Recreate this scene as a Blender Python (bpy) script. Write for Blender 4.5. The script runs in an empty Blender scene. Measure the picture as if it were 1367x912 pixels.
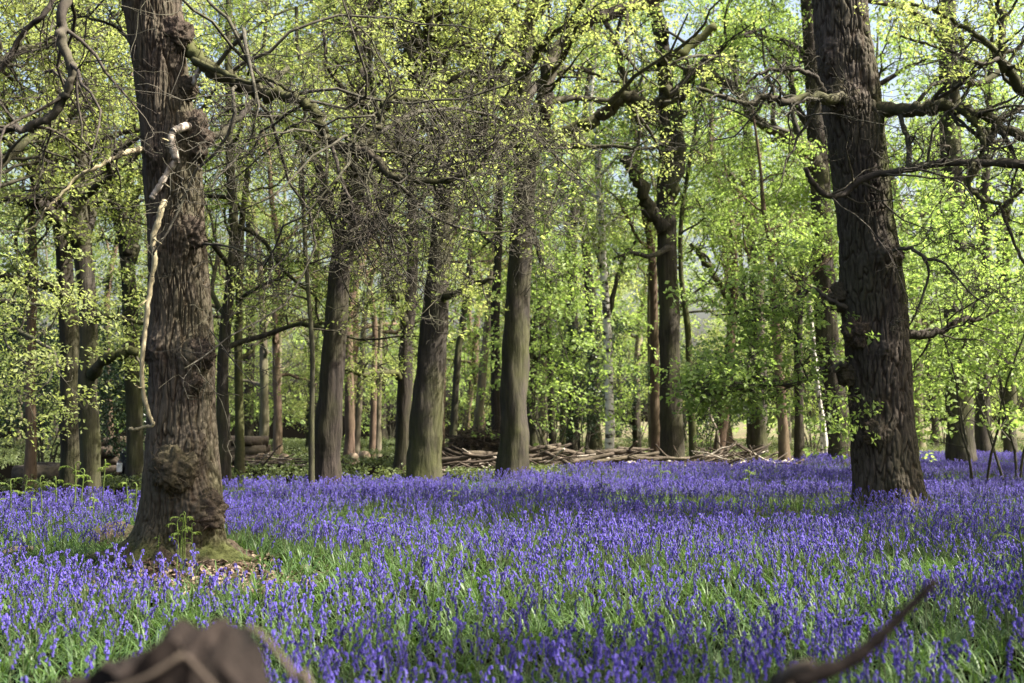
import bpy, math, random
import numpy as np
from mathutils import Vector, Matrix, Euler
R = math.radians
sc = bpy.context.scene
col = sc.collection
random.seed(7)
# ------------------------------------------------------------------ camera
F = 1600.0; CX, CY = 683.5, 456.0; HORIZON = 560.0; CAMZ = 1.32
PITCH = math.atan((HORIZON - CY) / F)
cam = bpy.data.cameras.new('camera'); camo = bpy.data.objects.new('camera', cam); col.objects.link(camo)
cam.sensor_width = 36.0; cam.lens = F / 1367.0 * 36.0; cam.clip_end = 2000; cam.clip_start = 0.05
camo.location = (0, 0, CAMZ); camo.rotation_euler = (R(90) + PITCH, 0, 0)
cam.dof.use_dof = True; cam.dof.focus_distance = 11.5; cam.dof.aperture_fstop = 2.5
sc.camera = camo
# ------------------------------------------------------------------ sky, sun, exposure
SUN_EL = 50.0; SUN_DIR = Vector((0.98, -0.16, 0)).normalized()
w = bpy.data.worlds.new('World'); sc.world = w; w.use_nodes = True
nt = w.node_tree; bg = nt.nodes['Background']
sky = nt.nodes.new('ShaderNodeTexSky'); sky.sky_type = 'NISHITA'; sky.sun_disc = False
sky.sun_elevation = R(SUN_EL); sky.sun_rotation = math.atan2(SUN_DIR.x, SUN_DIR.y)
sky.air_density = 1.2; sky.dust_density = 8.0; sky.ozone_density = 1.0
nt.links.new(sky.outputs[0], bg.inputs[0]); bg.inputs[1].default_value = 0.10
sl = bpy.data.lights.new('sun', 'SUN'); sl.energy = 5.0; sl.angle = R(0.5); sl.color = (1.0, 0.94, 0.84)
slo = bpy.data.objects.new('sun', sl); col.objects.link(slo); slo.location = (20, -8, 40)
sv = Vector((SUN_DIR.x * math.cos(R(SUN_EL)), SUN_DIR.y * math.cos(R(SUN_EL)), math.sin(R(SUN_EL))))
slo.rotation_euler = sv.to_track_quat('Z', 'Y').to_euler()
sc.view_settings.view_transform = 'Standard'; sc.view_settings.look = 'None'
sc.view_settings.gamma = 1.0; sc.view_settings.exposure = 1.95
cy = sc.cycles
cy.use_denoising = True; cy.max_bounces = 7; cy.diffuse_bounces = 4; cy.glossy_bounces = 2
cy.transmission_bounces = 4; cy.transparent_max_bounces = 4
cy.caustics_reflective = False; cy.caustics_refractive = False; cy.sample_clamp_indirect = 6.0

# ------------------------------------------------------------------ pixel helpers
cP, sP = math.cos(PITCH), math.sin(PITCH)
def at(u, v, Y):
    a = (u - CX) / F; b = -(v - CY) / F
    d = Vector((a, cP - sP * b, sP + cP * b))
    s = Y / d.y
    return Vector((d.x * s, Y, CAMZ + d.z * s))

# ------------------------------------------------------------------ numpy noise
_rs = np.random.RandomState(3)
_perm = np.concatenate([_rs.permutation(256)] * 3)
_g = _rs.normal(size=(256, 3)); _g /= np.linalg.norm(_g, axis=1)[:, None]
def noise(x, y, z=0.0):
    x, y, z = np.broadcast_arrays(np.asarray(x, float), np.asarray(y, float), np.asarray(z, float))
    xi = np.floor(x).astype(int); yi = np.floor(y).astype(int); zi = np.floor(z).astype(int)
    xf, yf, zf = x - xi, y - yi, z - zi
    fu = lambda t: t * t * t * (t * (t * 6 - 15) + 10)
    u, v, ww = fu(xf), fu(yf), fu(zf)
    xi &= 255; yi &= 255; zi &= 255
    def gr(i, j, k, fx, fy, fz):
        h = _perm[_perm[_perm[(xi + i) & 255] + ((yi + j) & 255)] + ((zi + k) & 255)]
        g = _g[h]
        return g[..., 0] * fx + g[..., 1] * fy + g[..., 2] * fz
    r = 0
    for i in (0, 1):
        for j in (0, 1):
            for k in (0, 1):
                wt = (u if i else 1 - u) * (v if j else 1 - v) * (ww if k else 1 - ww)
                r = r + wt * gr(i, j, k, xf - i, yf - j, zf - k)
    return r * 1.5
def sstep(a, b, x):
    t = np.clip((x - a) / (b - a), 0, 1)
    return t * t * (3 - 2 * t)
OAK_L = at(243, 750, 10.95); OAK_R = at(1188, 692, 15.9)
def gz(x, y):
    x = np.asarray(x, float); y = np.asarray(y, float)
    h = 0.10 * noise(x * 0.16 + 4, y * 0.16) + 0.035 * noise(x * 0.7, y * 0.7, 5)
    h = h * np.clip(np.hypot(x, y) / 6, 0.3, 1)
    for o, r, a in ((OAK_L, 0.75, 0.16), (OAK_R, 0.8, 0.10)):
        h = h + a * np.exp(-((x - o.x) ** 2 + (y - o.y) ** 2) / r ** 2)
    return h
def gzf(x, y): return float(gz(x, y))

# ------------------------------------------------------------------ mesh helpers
class MB:
    """collects vertex / face blocks for ONE mesh object"""
    def __init__(s): s.v = []; s.q = []; s.t = []; s.n = 0
    def add(s, v, q=None, t=None):
        v = np.asarray(v, np.float32)
        if q is not None and len(q): s.q.append(np.asarray(q, np.int32) + s.n)
        if t is not None and len(t): s.t.append(np.asarray(t, np.int32) + s.n)
        s.v.append(v); s.n += len(v)
    def tube(s, pts, rad, sides=6, cap=False):
        P = np.asarray([tuple(p) for p in pts], float); r = np.asarray(rad, float); n = len(P)
        T = np.gradient(P, axis=0); T /= np.linalg.norm(T, axis=1)[:, None] + 1e-9
        ref = np.array([0.31, 0.17, 0.93]) if abs(T[:, 2]).mean() < 0.8 else np.array([0.93, 0.31, 0.17])
        U = np.cross(T, ref); U /= np.linalg.norm(U, axis=1)[:, None] + 1e-9
        V = np.cross(T, U)
        a = np.arange(sides) * 2 * math.pi / sides
        ring = P[:, None, :] + r[:, None, None] * (np.cos(a)[None, :, None] * U[:, None, :] + np.sin(a)[None, :, None] * V[:, None, :])
        i = np.arange(n - 1)[:, None] * sides; j = np.arange(sides)[None, :]; k = (j + 1) % sides
        q = np.stack([i + j, i + k, i + sides + k, i + sides + j], -1).reshape(-1, 4)
        t = None
        vv = ring.reshape(-1, 3)
        if cap:
            vv = np.vstack([vv, P[0], P[-1]])
            m = n * sides; jj = np.arange(sides); kk = (jj + 1) % sides
            t = np.vstack([np.stack([kk, jj, np.full(sides, m)], -1), np.stack([(n - 1) * sides + jj, (n - 1) * sides + kk, np.full(sides, m + 1)], -1)])
        s.add(vv, q, t)
    def mesh(s, name, mat, smooth=True, off=None):
        v = np.vstack(s.v).astype(np.float32)
        if off is not None: v = v - np.asarray(tuple(off), np.float32)
        q = np.vstack(s.q) if s.q else np.zeros((0, 4), np.int32)
        t = np.vstack(s.t) if s.t else np.zeros((0, 3), np.int32)
        me = bpy.data.meshes.new(name)
        me.vertices.add(len(v)); me.vertices.foreach_set('co', v.ravel())
        li = np.concatenate([q.ravel(), t.ravel()]).astype(np.int32)
        me.loops.add(len(li)); me.loops.foreach_set('vertex_index', li)
        ls = np.concatenate([np.arange(len(q)) * 4, len(q) * 4 + np.arange(len(t)) * 3]).astype(np.int32)
        me.polygons.add(len(ls)); me.polygons.foreach_set('loop_start', ls)
        me.update(calc_edges=True)
        me.polygons.foreach_set('use_smooth', np.full(len(ls), smooth))
        if mat: me.materials.append(mat)
        return me
    def build(s, name, mat, parent=None, smooth=True, off=None):
        return link(name, s.mesh(name, mat, smooth, off), parent)
def link(name, me, parent=None):
    o = bpy.data.objects.new(name, me); col.objects.link(o)
    if parent: o.parent = parent
    return o
def tag(o, label, cat, group=None):
    o['label'] = label; o['category'] = cat
    if group: o['group'] = group
    return o
def thing(name, label, cat, loc, group=None):
    o = bpy.data.objects.new(name, None); col.objects.link(o); o.location = tuple(loc); o.empty_display_size = 0.2
    return tag(o, label, cat, group)
def struct(o): o['kind'] = 'structure'; return o
def stuff(o): o['kind'] = 'stuff'; return o
def attr(me, name, vals, dom='POINT'):
    a = me.attributes.new(name, 'FLOAT', dom); a.data.foreach_set('value', np.asarray(vals, np.float32))
def catmull(pts, per=5):
    P = [Vector(p) for p in pts]; P = [P[0] * 2 - P[1]] + P + [P[-1] * 2 - P[-2]]
    out = []
    for i in range(1, len(P) - 2):
        for k in range(per):
            t = k / per; a, b, c, d = P[i - 1:i + 3]
            out.append(0.5 * ((2 * b) + (c - a) * t + (2 * a - 5 * b + 4 * c - d) * t * t + (3 * b - a - 3 * c + d) * t ** 3))
    out.append(P[-2]); return out

# ------------------------------------------------------------------ materials
def newmat(name):
    m = bpy.data.materials.new(name); m.use_nodes = True
    n = m.node_tree; b = n.nodes['Principled BSDF']; b.inputs['Specular IOR Level'].default_value = 0.25
    return m, n, b
def N(n, t, **kw):
    x = n.nodes.new(t)
    for k, v in kw.items():
        if k.startswith('i_'): x.inputs[k[2:].replace('_', ' ')].default_value = v
        else: setattr(x, k, v)
    return x
def ramp(n, fac, stops):
    r = n.nodes.new('ShaderNodeValToRGB'); e = r.color_ramp.elements
    while len(e) < len(stops): e.new(0.5)
    for x, (p, c) in zip(e, stops): x.position = p; x.color = (*c, 1)
    n.links.new(fac, r.inputs[0]); return r.outputs[0]
def mix(n, fac, a, b, blend='MIX'):
    m = n.nodes.new('ShaderNodeMix'); m.data_type = 'RGBA'; m.blend_type = blend
    for s, v in ((m.inputs[0], fac), (m.inputs[6], a), (m.inputs[7], b)):
        if isinstance(v, (int, float)): s.default_value = v
        elif isinstance(v, tuple): s.default_value = (*v, 1)
        else: n.links.new(v, s)
    return m.outputs[2]
def coords(n, scale, rnd=True):
    tc = n.nodes.new('ShaderNodeTexCoord'); mp = n.nodes.new('ShaderNodeMapping'); mp.inputs['Scale'].default_value = scale
    n.links.new(tc.outputs['Object'], mp.inputs[0])
    if rnd:
        oi = n.nodes.new('ShaderNodeObjectInfo'); mu = N(n, 'ShaderNodeMath', operation='MULTIPLY'); mu.inputs[1].default_value = 37.0
        n.links.new(oi.outputs['Random'], mu.inputs[0]); n.links.new(mu.outputs[0], mp.inputs['Location'])
    return mp.outputs[0]
def bark_mat(name, c1, c2, moss=0.3, mosscol=(0.085, 0.10, 0.022), bump=0.6, sc_=(9, 9, 1.6), dist=0.03, use_attr=False):
    m, n, b = newmat(name)
    co = coords(n, sc_, not use_attr); L = n.links.new
    ns = N(n, 'ShaderNodeTexNoise', i_Scale=1.0, i_Detail=6.0, i_Roughness=0.62); L(co, ns.inputs['Vector'])
    c = ramp(n, ns.outputs[0], [(0.30, c1), (0.68, c2)])
    co2 = coords(n, (1.1, 1.1, 0.7)); n2 = N(n, 'ShaderNodeTexNoise', i_Scale=1.0, i_Detail=5.0, i_Roughness=0.65); L(co2, n2.inputs['Vector'])
    f = ramp(n, n2.outputs[0], [(0.5 - 0.16 * moss - 0.03, (0, 0, 0)), (0.80 - 0.25 * moss, (1, 1, 1))])
    fm = N(n, 'ShaderNodeMath', operation='MULTIPLY'); fm.inputs[1].default_value = min(1, moss * 1.4); L(f, fm.inputs[0])
    c = mix(n, fm.outputs[0], c, mosscol)
    n3 = N(n, 'ShaderNodeTexNoise', i_Scale=0.35, i_Detail=3.0); L(co2, n3.inputs['Vector'])
    c = mix(n, 0.55, c, ramp(n, n3.outputs[0], [(0.35, (0.55, 0.5, 0.48)), (0.65, (1.25, 1.22, 1.18))]), 'MULTIPLY')
    if use_attr:
        a2 = N(n, 'ShaderNodeAttribute', attribute_name='plate'); c = mix(n, 1.0, c, ramp(n, a2.outputs['Fac'], [(0.2, (0.72, 0.62, 0.55)), (0.8, (1.06, 1.05, 1.04))]), 'MULTIPLY')
        a = N(n, 'ShaderNodeAttribute', attribute_name='moss'); c = mix(n, a.outputs['Fac'], c, (0.055, 0.062, 0.018))
    L(c, b.inputs['Base Color']); b.inputs['Roughness'].default_value = 0.88; b.inputs['Specular IOR Level'].default_value = 0.15
    bp = N(n, 'ShaderNodeBump'); bp.inputs['Strength'].default_value = bump; bp.inputs['Distance'].default_value = dist
    L(ns.outputs[0], bp.inputs['Height']); L(bp.outputs[0], b.inputs['Normal'])
    return m
M = {}
M['oak'] = bark_mat('oak_bark', (0.034, 0.028, 0.023), (0.104, 0.085, 0.069), 0.34, (0.075, 0.078, 0.036), sc_=(30, 30, 6), bump=0.8, dist=0.012, use_attr=True)
M['oak2'] = bark_mat('oak_bark_grey', (0.032, 0.027, 0.022), (0.092, 0.078, 0.066), 0.30, (0.065, 0.07, 0.03), sc_=(30, 30, 6), bump=0.8, dist=0.012, use_attr=True)
M['burl'] = bark_mat('burl_bark', (0.026, 0.020, 0.016), (0.088, 0.068, 0.053), 0.2, sc_=(38, 38, 30), bump=0.9, dist=0.02)
M['bark'] = bark_mat('grey_bark', (0.018, 0.0165, 0.014), (0.064, 0.056, 0.047), 0.36, sc_=(11, 11, 1.6), bump=0.9, dist=.045)
M['dark'] = bark_mat('dark_bark', (0.016, 0.014, 0.012), (0.052, 0.043, 0.036), 0.22, sc_=(12, 12, 1.6), bump=1.0, dist=.06)
M['red'] = bark_mat('reddish_bark', (0.055, 0.038, 0.028), (0.165, 0.118, 0.086), 0.2, sc_=(11, 11, 2.0), bump=0.8)
M['pale'] = bark_mat('pale_bark', (0.045, 0.039, 0.03), (0.20, 0.172, 0.132), 0.4, sc_=(8, 8, 1.2), bump=0.6)
M['moss_limb'] = bark_mat('mossy_limb_bark', (0.03, 0.026, 0.02), (0.075, 0.065, 0.048), 0.6, (0.060, 0.070, 0.018), sc_=(18, 18, 18), bump=0.7, dist=0.015)
M['twig'] = bark_mat('twig_bark', (0.026, 0.024, 0.019), (0.090, 0.084, 0.068), 0.2, sc_=(10, 10, 10), bump=0.3, dist=0.01)
M['twig_dark'] = bark_mat('dark_twig_bark', (0.03, 0.026, 0.022), (0.075, 0.065, 0.055), 0.15, sc_=(10, 10, 10), bump=0.3, dist=0.01)
M['dead'] = bark_mat('dead_wood', (0.12, 0.085, 0.06), (0.52, 0.48, 0.41), 0.0, sc_=(24, 24, 7), bump=0.7, dist=0.01)
M['dead_moss'] = bark_mat('weathered_branch', (0.20, 0.165, 0.105), (0.40, 0.36, 0.235), 0.35, (0.20, 0.20, 0.08), sc_=(24, 24, 7), bump=0.7, dist=0.01)
M['log'] = bark_mat('cut_log', (0.036, 0.029, 0.023), (0.125, 0.102, 0.08), 0.15, sc_=(7, 7, 7), bump=0.6)
M['stick'] = bark_mat('brash_stick', (0.026, 0.021, 0.017), (0.105, 0.084, 0.066), 0.05, sc_=(4, 4, 4), bump=0.3)
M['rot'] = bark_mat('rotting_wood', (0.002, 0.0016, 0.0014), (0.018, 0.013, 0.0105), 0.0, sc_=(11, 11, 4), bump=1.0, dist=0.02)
def birch_mat():
    m, n, b = newmat('birch_bark'); L = n.links.new
    co = coords(n, (5, 5, 9)); ns = N(n, 'ShaderNodeTexNoise', i_Scale=1.0, i_Detail=4.0); L(co, ns.inputs['Vector'])
    L(ramp(n, ns.outputs[0], [(0.40, (0.05, 0.042, 0.035)), (0.47, (0.48, 0.455, 0.40)), (0.8, (0.62, 0.60, 0.55))]), b.inputs['Base Color'])
    b.inputs['Roughness'].default_value = 0.75; return m
M['birch'] = birch_mat()
def leaf_mat(name, c1, c2, trans, tr=0.5, rough=0.5):
    m, n, b = newmat(name); L = n.links.new
    oi = N(n, 'ShaderNodeObjectInfo'); g = N(n, 'ShaderNodeNewGeometry')
    ad = N(n, 'ShaderNodeMath', operation='MULTIPLY_ADD'); ad.inputs[1].default_value = 0.45; L(g.outputs['Random Per Island'], ad.inputs[0])
    m2 = N(n, 'ShaderNodeMath', operation='MULTIPLY'); m2.inputs[1].default_value = 0.55; L(oi.outputs['Random'], m2.inputs[0]); L(m2.outputs[0], ad.inputs[2])
    c = ramp(n, ad.outputs[0], [(0.15, c1), (0.85, c2)]); L(c, b.inputs['Base Color'])
    b.inputs['Roughness'].default_value = rough; b.inputs['Specular IOR Level'].default_value = 0.3
    t = N(n, 'ShaderNodeBsdfTranslucent'); L(mix(n, 1.0, c, trans, 'MULTIPLY'), t.inputs[0])
    s = N(n, 'ShaderNodeMixShader'); s.inputs[0].default_value = tr
    L(b.outputs[0], s.inputs[1]); L(t.outputs[0], s.inputs[2])
    L(s.outputs[0], n.nodes['Material Output'].inputs[0]); return m
M['leaf_oak'] = leaf_mat('young_oak_leaf', (0.150, 0.195, 0.058), (0.325, 0.365, 0.150), (1.45, 1.45, 1.0), 0.58)
M['leaf_green'] = leaf_mat('fresh_green_leaf', (0.128, 0.198, 0.056), (0.265, 0.345, 0.118), (1.45, 1.5, 0.95), 0.55)
M['leaf_olive'] = leaf_mat('muted_green_leaf', (0.115, 0.170, 0.050), (0.235, 0.29, 0.10), (1.6, 1.6, 0.9), 0.5)
M['leaf_low'] = leaf_mat('floor_plant_leaf', (0.055, 0.080, 0.030), (0.125, 0.155, 0.06), (1.4, 1.4, 0.9), 0.35)
M['leaf_dark'] = leaf_mat('holly_leaf', (0.016, 0.036, 0.014), (0.040, 0.070, 0.028), (1, 1.2, 0.8), 0.15, 0.3)
M['blade'] = leaf_mat('bluebell_leaf', (0.030, 0.070, 0.022), (0.090, 0.150, 0.045), (1.4, 1.5, 0.7), 0.36, 0.48)
M['stem'] = leaf_mat('bluebell_stem', (0.055, 0.085, 0.03), (0.09, 0.11, 0.05), (1, 1, 1), 0.2)
M['fern'] = leaf_mat('bracken_green', (0.085, 0.130, 0.028), (0.15, 0.20, 0.045), (1.5, 1.6, 0.8), 0.35)
M['bell'] = leaf_mat('bluebell_petal', (0.028, 0.019, 0.145), (0.140, 0.103, 0.50), (1.1, 0.95, 1.3), 0.38, 0.5)
M['litter'] = leaf_mat('dead_leaf', (0.075, 0.048, 0.032), (0.24, 0.175, 0.125), (1, 1, 1), 0.15, 0.7)
def moss_mat():
    m, n, b = newmat('moss'); L = n.links.new
    co = coords(n, (26, 26, 26)); ns = N(n, 'ShaderNodeTexNoise', i_Scale=1.0, i_Detail=5.0, i_Roughness=0.7); L(co, ns.inputs['Vector'])
    co2 = coords(n, (3, 3, 3)); n2 = N(n, 'ShaderNodeTexNoise', i_Scale=1.0, i_Detail=4.0); L(co2, n2.inputs['Vector'])
    c = ramp(n, ns.outputs[0], [(0.3, (0.022, 0.028, 0.008)), (0.7, (0.062, 0.072, 0.018))])
    L(mix(n, ramp(n, n2.outputs[0], [(0.40, (0, 0, 0)), (0.56, (1, 1, 1))]), c, (0.055, 0.040, 0.027)), b.inputs['Base Color'])
    b.inputs['Roughness'].default_value = 0.95
    bp = N(n, 'ShaderNodeBump'); bp.inputs['Strength'].default_value = 1.0; bp.inputs['Distance'].default_value = 0.03
    L(ns.outputs[0], bp.inputs['Height']); L(bp.outputs[0], b.inputs['Normal']); return m
M['moss'] = moss_mat()
def ground_mat():
    m, n, b = newmat('woodland_floor'); L = n.links.new
    co = coords(n, (1, 1, 1), False)
    a = N(n, 'ShaderNodeTexNoise', i_Scale=0.45, i_Detail=6.0, i_Roughness=0.6); L(co, a.inputs['Vector'])
    c = N(n, 'ShaderNodeTexNoise', i_Scale=28.0, i_Detail=6.0, i_Roughness=0.7); L(co, c.inputs['Vector'])
    lit = ramp(n, c.outputs[0], [(0.3, (0.06, 0.04, 0.026)), (0.6, (0.17, 0.12, 0.08)), (0.75, (0.30, 0.23, 0.16))])
    grn = ramp(n, c.outputs[0], [(0.3, (0.028, 0.045, 0.012)), (0.75, (0.10, 0.14, 0.03))])
    L(mix(n, ramp(n, a.outputs[0], [(0.42, (0, 0, 0)), (0.60, (1, 1, 1))]), lit, grn), b.inputs['Base Color'])
    b.inputs['Roughness'].default_value = 0.95
    bp = N(n, 'ShaderNodeBump'); bp.inputs['Strength'].default_value = 0.8; bp.inputs['Distance'].default_value = 0.04
    L(c.outputs[0], bp.inputs['Height']); L(bp.outputs[0], b.inputs['Normal']); return m
M['ground'] = ground_mat()
def flat(name, c, rough=0.7):
    m, n, b = newmat(name); L = n.links.new
    co = coords(n, (9, 9, 9)); ns = N(n, 'ShaderNodeTexNoise', i_Scale=1.0, i_Detail=3.0); L(co, ns.inputs['Vector'])
    L(mix(n, ns.outputs[0], tuple(x * 0.7 for x in c), tuple(x * 1.25 for x in c)), b.inputs['Base Color'])
    b.inputs['Roughness'].default_value = rough; return m
M['black'] = flat('black_plastic', (0.012, 0.012, 0.014), 0.4)
M['paper'] = flat('white_paper', (0.7, 0.72, 0.75))
M['cutface'] = flat('sawn_wood', (0.20, 0.15, 0.10))

# ------------------------------------------------------------------ ground
def grid_axis(lo, hi, n, p): t = np.linspace(-1, 1, n); return np.where(t < 0, -lo * -np.abs(t) ** p * 1.0, hi * np.abs(t) ** p)
xs = grid_axis(400, 400, 241, 2.6); ys = 12 + grid_axis(412, 600, 241, 2.6)
X, Y = np.meshgrid(xs, ys)
mb = MB(); idx = np.arange(241 * 241).reshape(241, 241)
mb.add(np.stack([X, Y, gz(X, Y)], -1).reshape(-1, 3), np.stack([idx[:-1, :-1], idx[:-1, 1:], idx[1:, 1:], idx[1:, :-1]], -1).reshape(-1, 4))
struct(mb.build('ground', M['ground']))

# ------------------------------------------------------------------ scatter (geometry nodes) for stuff
def scatter_group(name, coll):
    g = bpy.data.node_groups.new(name, 'GeometryNodeTree')
    g.interface.new_socket('Geometry', in_out='INPUT', socket_type='NodeSocketGeometry')
    g.interface.new_socket('Geometry', in_out='OUTPUT', socket_type='NodeSocketGeometry')
    i = g.nodes.new('NodeGroupInput'); o = g.nodes.new('NodeGroupOutput')
    ip = g.nodes.new('GeometryNodeInstanceOnPoints'); ci = g.nodes.new('GeometryNodeCollectionInfo')
    ci.inputs['Collection'].default_value = coll; ci.inputs['Separate Children'].default_value = True; ci.inputs['Reset Children'].default_value = True
    def na(nm, t): x = g.nodes.new('GeometryNodeInputNamedAttribute'); x.data_type = t; x.inputs['Name'].default_value = nm; return x.outputs['Attribute']
    er = g.nodes.new('FunctionNodeEulerToRotation')
    L = g.links.new
    L(i.outputs[0], ip.inputs['Points']); L(ci.outputs[0], ip.inputs['Instance']); ip.inputs['Pick Instance'].default_value = True
    L(na('idx', 'INT'), ip.inputs['Instance Index']); L(na('rot', 'FLOAT_VECTOR'), er.inputs[0]); L(er.outputs[0], ip.inputs['Rotation'])
    L(na('scl', 'FLOAT_VECTOR'), ip.inputs['Scale']); L(ip.outputs[0], o.inputs[0])
    return g
GROUPS = {}
def templates(name, meshes):
    c = bpy.data.collections.new(name)
    for k, me in enumerate(meshes): c.objects.link(bpy.data.objects.new(f'{name}_{k:02d}', me))
    GROUPS[name] = (scatter_group(name, c), len(meshes))
def scatter_mesh(name, pts, rot, scl, kind, idx=None, mat=None):
    pts = np.asarray(pts, np.float32).reshape(-1, 3); n = len(pts)
    me = bpy.data.meshes.new(name); me.vertices.add(n); me.vertices.foreach_set('co', pts.ravel())
    rot = np.asarray(rot, np.float32).reshape(n, 3)
    scl = np.asarray(scl, np.float32)
    if scl.ndim == 1: scl = np.repeat(scl[:, None], 3, 1)
    if idx is None: idx = RS.randint(0, GROUPS[kind][1], n)
    a = me.attributes.new('rot', 'FLOAT_VECTOR', 'POINT'); a.data.foreach_set('vector', rot.ravel())
    a = me.attributes.new('scl', 'FLOAT_VECTOR', 'POINT'); a.data.foreach_set('vector', scl.ravel())
    a = me.attributes.new('idx', 'INT', 'POINT'); a.data.foreach_set('value', np.asarray(idx, np.int32))
    return me
def scatter(name, pts, rot, scl, kind, parent=None, idx=None):
    o = link(name, scatter_mesh(name, pts, rot, scl, kind, idx), parent); stuff(o)
    md = o.modifiers.new('scatter', 'NODES'); md.node_group = GROUPS[kind][0]
    return o
RS = np.random.RandomState(11)

# leaf sprays
def leaf_into(mb, p, d, up, L, W, fold=0.25, curl=0.2):
    d = d.normalized(); s = d.cross(up)
    if s.length < 1e-3: s = Vector((1, 0, 0))
    s.normalize(); n = s.cross(d)
    m = p + d * L * 0.5 - n * W * fold * 0.5; tip = p + d * L - n * L * curl
    q = p + d * L * 0.55
    mb.add([p, q + s * W * 0.5 + n * W * fold * .5, tip, q - s * W * 0.5 + n * W * fold * .5, m], [(0, 4, 2, 1), (0, 3, 2, 4)])
def spray_mesh(name, mat, rng, nl, reach, L, W, droop=0.1, spread=1.0, clustered=0.5):
    mb = MB()
    for k in range(nl):
        t = rng.random() ** (1 - clustered) if clustered else rng.random()
        az = rng.uniform(0, 6.283); rr = reach * 0.42 * rng.random() ** 0.5
        p = Vector((t * reach - reach * .5, math.cos(az) * rr * spread, math.sin(az) * rr * 0.55))
        d = Vector((rng.gauss(0.6, 0.6), rng.gauss(0, 0.8), rng.gauss(-droop, 0.4)))
        up = Vector((rng.gauss(0, 0.55), rng.gauss(0, 0.55), 1)).normalized()
        s = rng.uniform(0.7, 1.25)
        leaf_into(mb, p, d, up, L * s, W * s, rng.uniform(.1, .4), rng.uniform(0, .35))
    return mb.mesh(name, mat, smooth=False)
rg = random.Random(21)
templates('oak_spray', [spray_mesh('oak_spray', M['leaf_oak'], rg, 15, 0.46, 0.085, 0.048) for _ in range(6)])
templates('green_spray', [spray_mesh('green_spray', M['leaf_green'], rg, 13, 0.5, 0.105, 0.068) for _ in range(6)])
templates('olive_spray', [spray_mesh('olive_spray', M['leaf_olive'], rg, 15, 0.5, 0.085, 0.048) for _ in range(6)])
templates('holly_spray', [spray_mesh('holly_spray', M['leaf_dark'], rg, 22, 0.4, 0.075, 0.04) for _ in range(4)])
templates('bud_spray', [spray_mesh('bud_spray', M['leaf_oak'], rg, 6, 0.22, 0.05, 0.026) for _ in range(4)])

# ------------------------------------------------------------------ branches
def perp(d, az):
    a = d.cross(Vector((0.3, 0.2, 0.93)))
    if a.length < 1e-3: a = Vector((1, 0, 0))
    a.normalize(); b = d.cross(a); return a * math.cos(az) + b * math.sin(az)
class Prm:
    def __init__(s, **k):
        s.nseg = [10, 7, 5, 4]; s.crook = [.22, .28, .32, .35]; s.trop = [.02, .03, .0, -.02]; s.nch = [8, 6, 4, 0]
        s.ratio = [.5, .5, .5, .5]; s.ang = (35, 75); s.maxl = 2; s.leaf_l = 1; s.leaf_n = 2; s.sides = [7, 5, 3, 3]; s.rmin = .004; s.tstart = .25; s.rr = .5; s.taper = .78
        for a, b in k.items(): setattr(s, a, b)
def spawn(pts, rad, L, lvl, prm, rng, mb, leaves, nch=None):
    n = len(pts) - 1
    k = nch if nch is not None else prm.nch[min(lvl, 3)]
    for c in range(k):
        t = prm.tstart + (1 - prm.tstart) * (c + rng.random()) / k
        i = min(n - 1, int(t * n)); fpos = t * n - i
        p = pts[i].lerp(pts[i + 1], fpos); d = (pts[i + 1] - pts[i]).normalized()
        an = R(rng.uniform(*prm.ang)); dd = d * math.cos(an) + perp(d, rng.uniform(0, 6.283)) * math.sin(an)
        dd.z += 0.12
        l = L * prm.ratio[min(lvl, 3)] * rng.uniform(.6, 1.25) * (1.15 - .55 * t)
        r = max(prm.rmin, (rad[i] * (1 - fpos) + rad[i + 1] * fpos) * prm.rr)
        grow(p, dd.normalized(), l, r, lvl + 1, prm, rng, mb, leaves)
def grow(p, d, L, r, lvl, prm, rng, mb, leaves):
    n = prm.nseg[min(lvl, 3)]; st = L / n; pts = [p.copy()]; rad = [r]; cr = prm.crook[min(lvl, 3)]; tr = prm.trop[min(lvl, 3)]
    for i in range(n):
        d = Vector((d.x + rng.gauss(0, cr), d.y + rng.gauss(0, cr), d.z + rng.gauss(0, cr * .8) + tr)).normalized()
        p = p + d * st
        if p.z < 0.7: p.z = 0.7; d.z = abs(d.z)
        pts.append(p.copy()); rad.append(max(prm.rmin * .7, r * (1 - prm.taper * (i + 1) / n)))
    mb.tube(pts, rad, prm.sides[min(lvl, 3)])
    if lvl >= prm.leaf_l:
        for k in range(prm.leaf_n):
            t = 1 - rng.random() * (0.75 if lvl > prm.leaf_l else .4) if k else 1
            i = min(n - 1, int(t * n)); leaves.append((pts[i].lerp(pts[i + 1], t * n - i), d))
    if lvl < prm.maxl: spawn(pts, rad, L, lvl, prm, rng, mb, leaves)
    return pts, rad
def foliage(leaves, base, kind, parent, rng, smin=.8, smax=1.3, jit=.12, name='foliage', keep=1.0):
    leaves = [q for q in leaves if rng.random() < keep]
    if not leaves: return None
    P = []; Rt = []; S = []
    for p, d in leaves:
        P.append((p.x - base.x + rng.gauss(0, jit), p.y - base.y + rng.gauss(0, jit), p.z - base.z + rng.gauss(0, jit)))
        Rt.append((rng.gauss(0, .35), rng.gauss(.1, .35), math.atan2(d.y, d.x) + rng.gauss(0, .5))); S.append(rng.uniform(smin, smax))
    return scatter(name, P, Rt, np.array(S), kind, parent)
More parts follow.
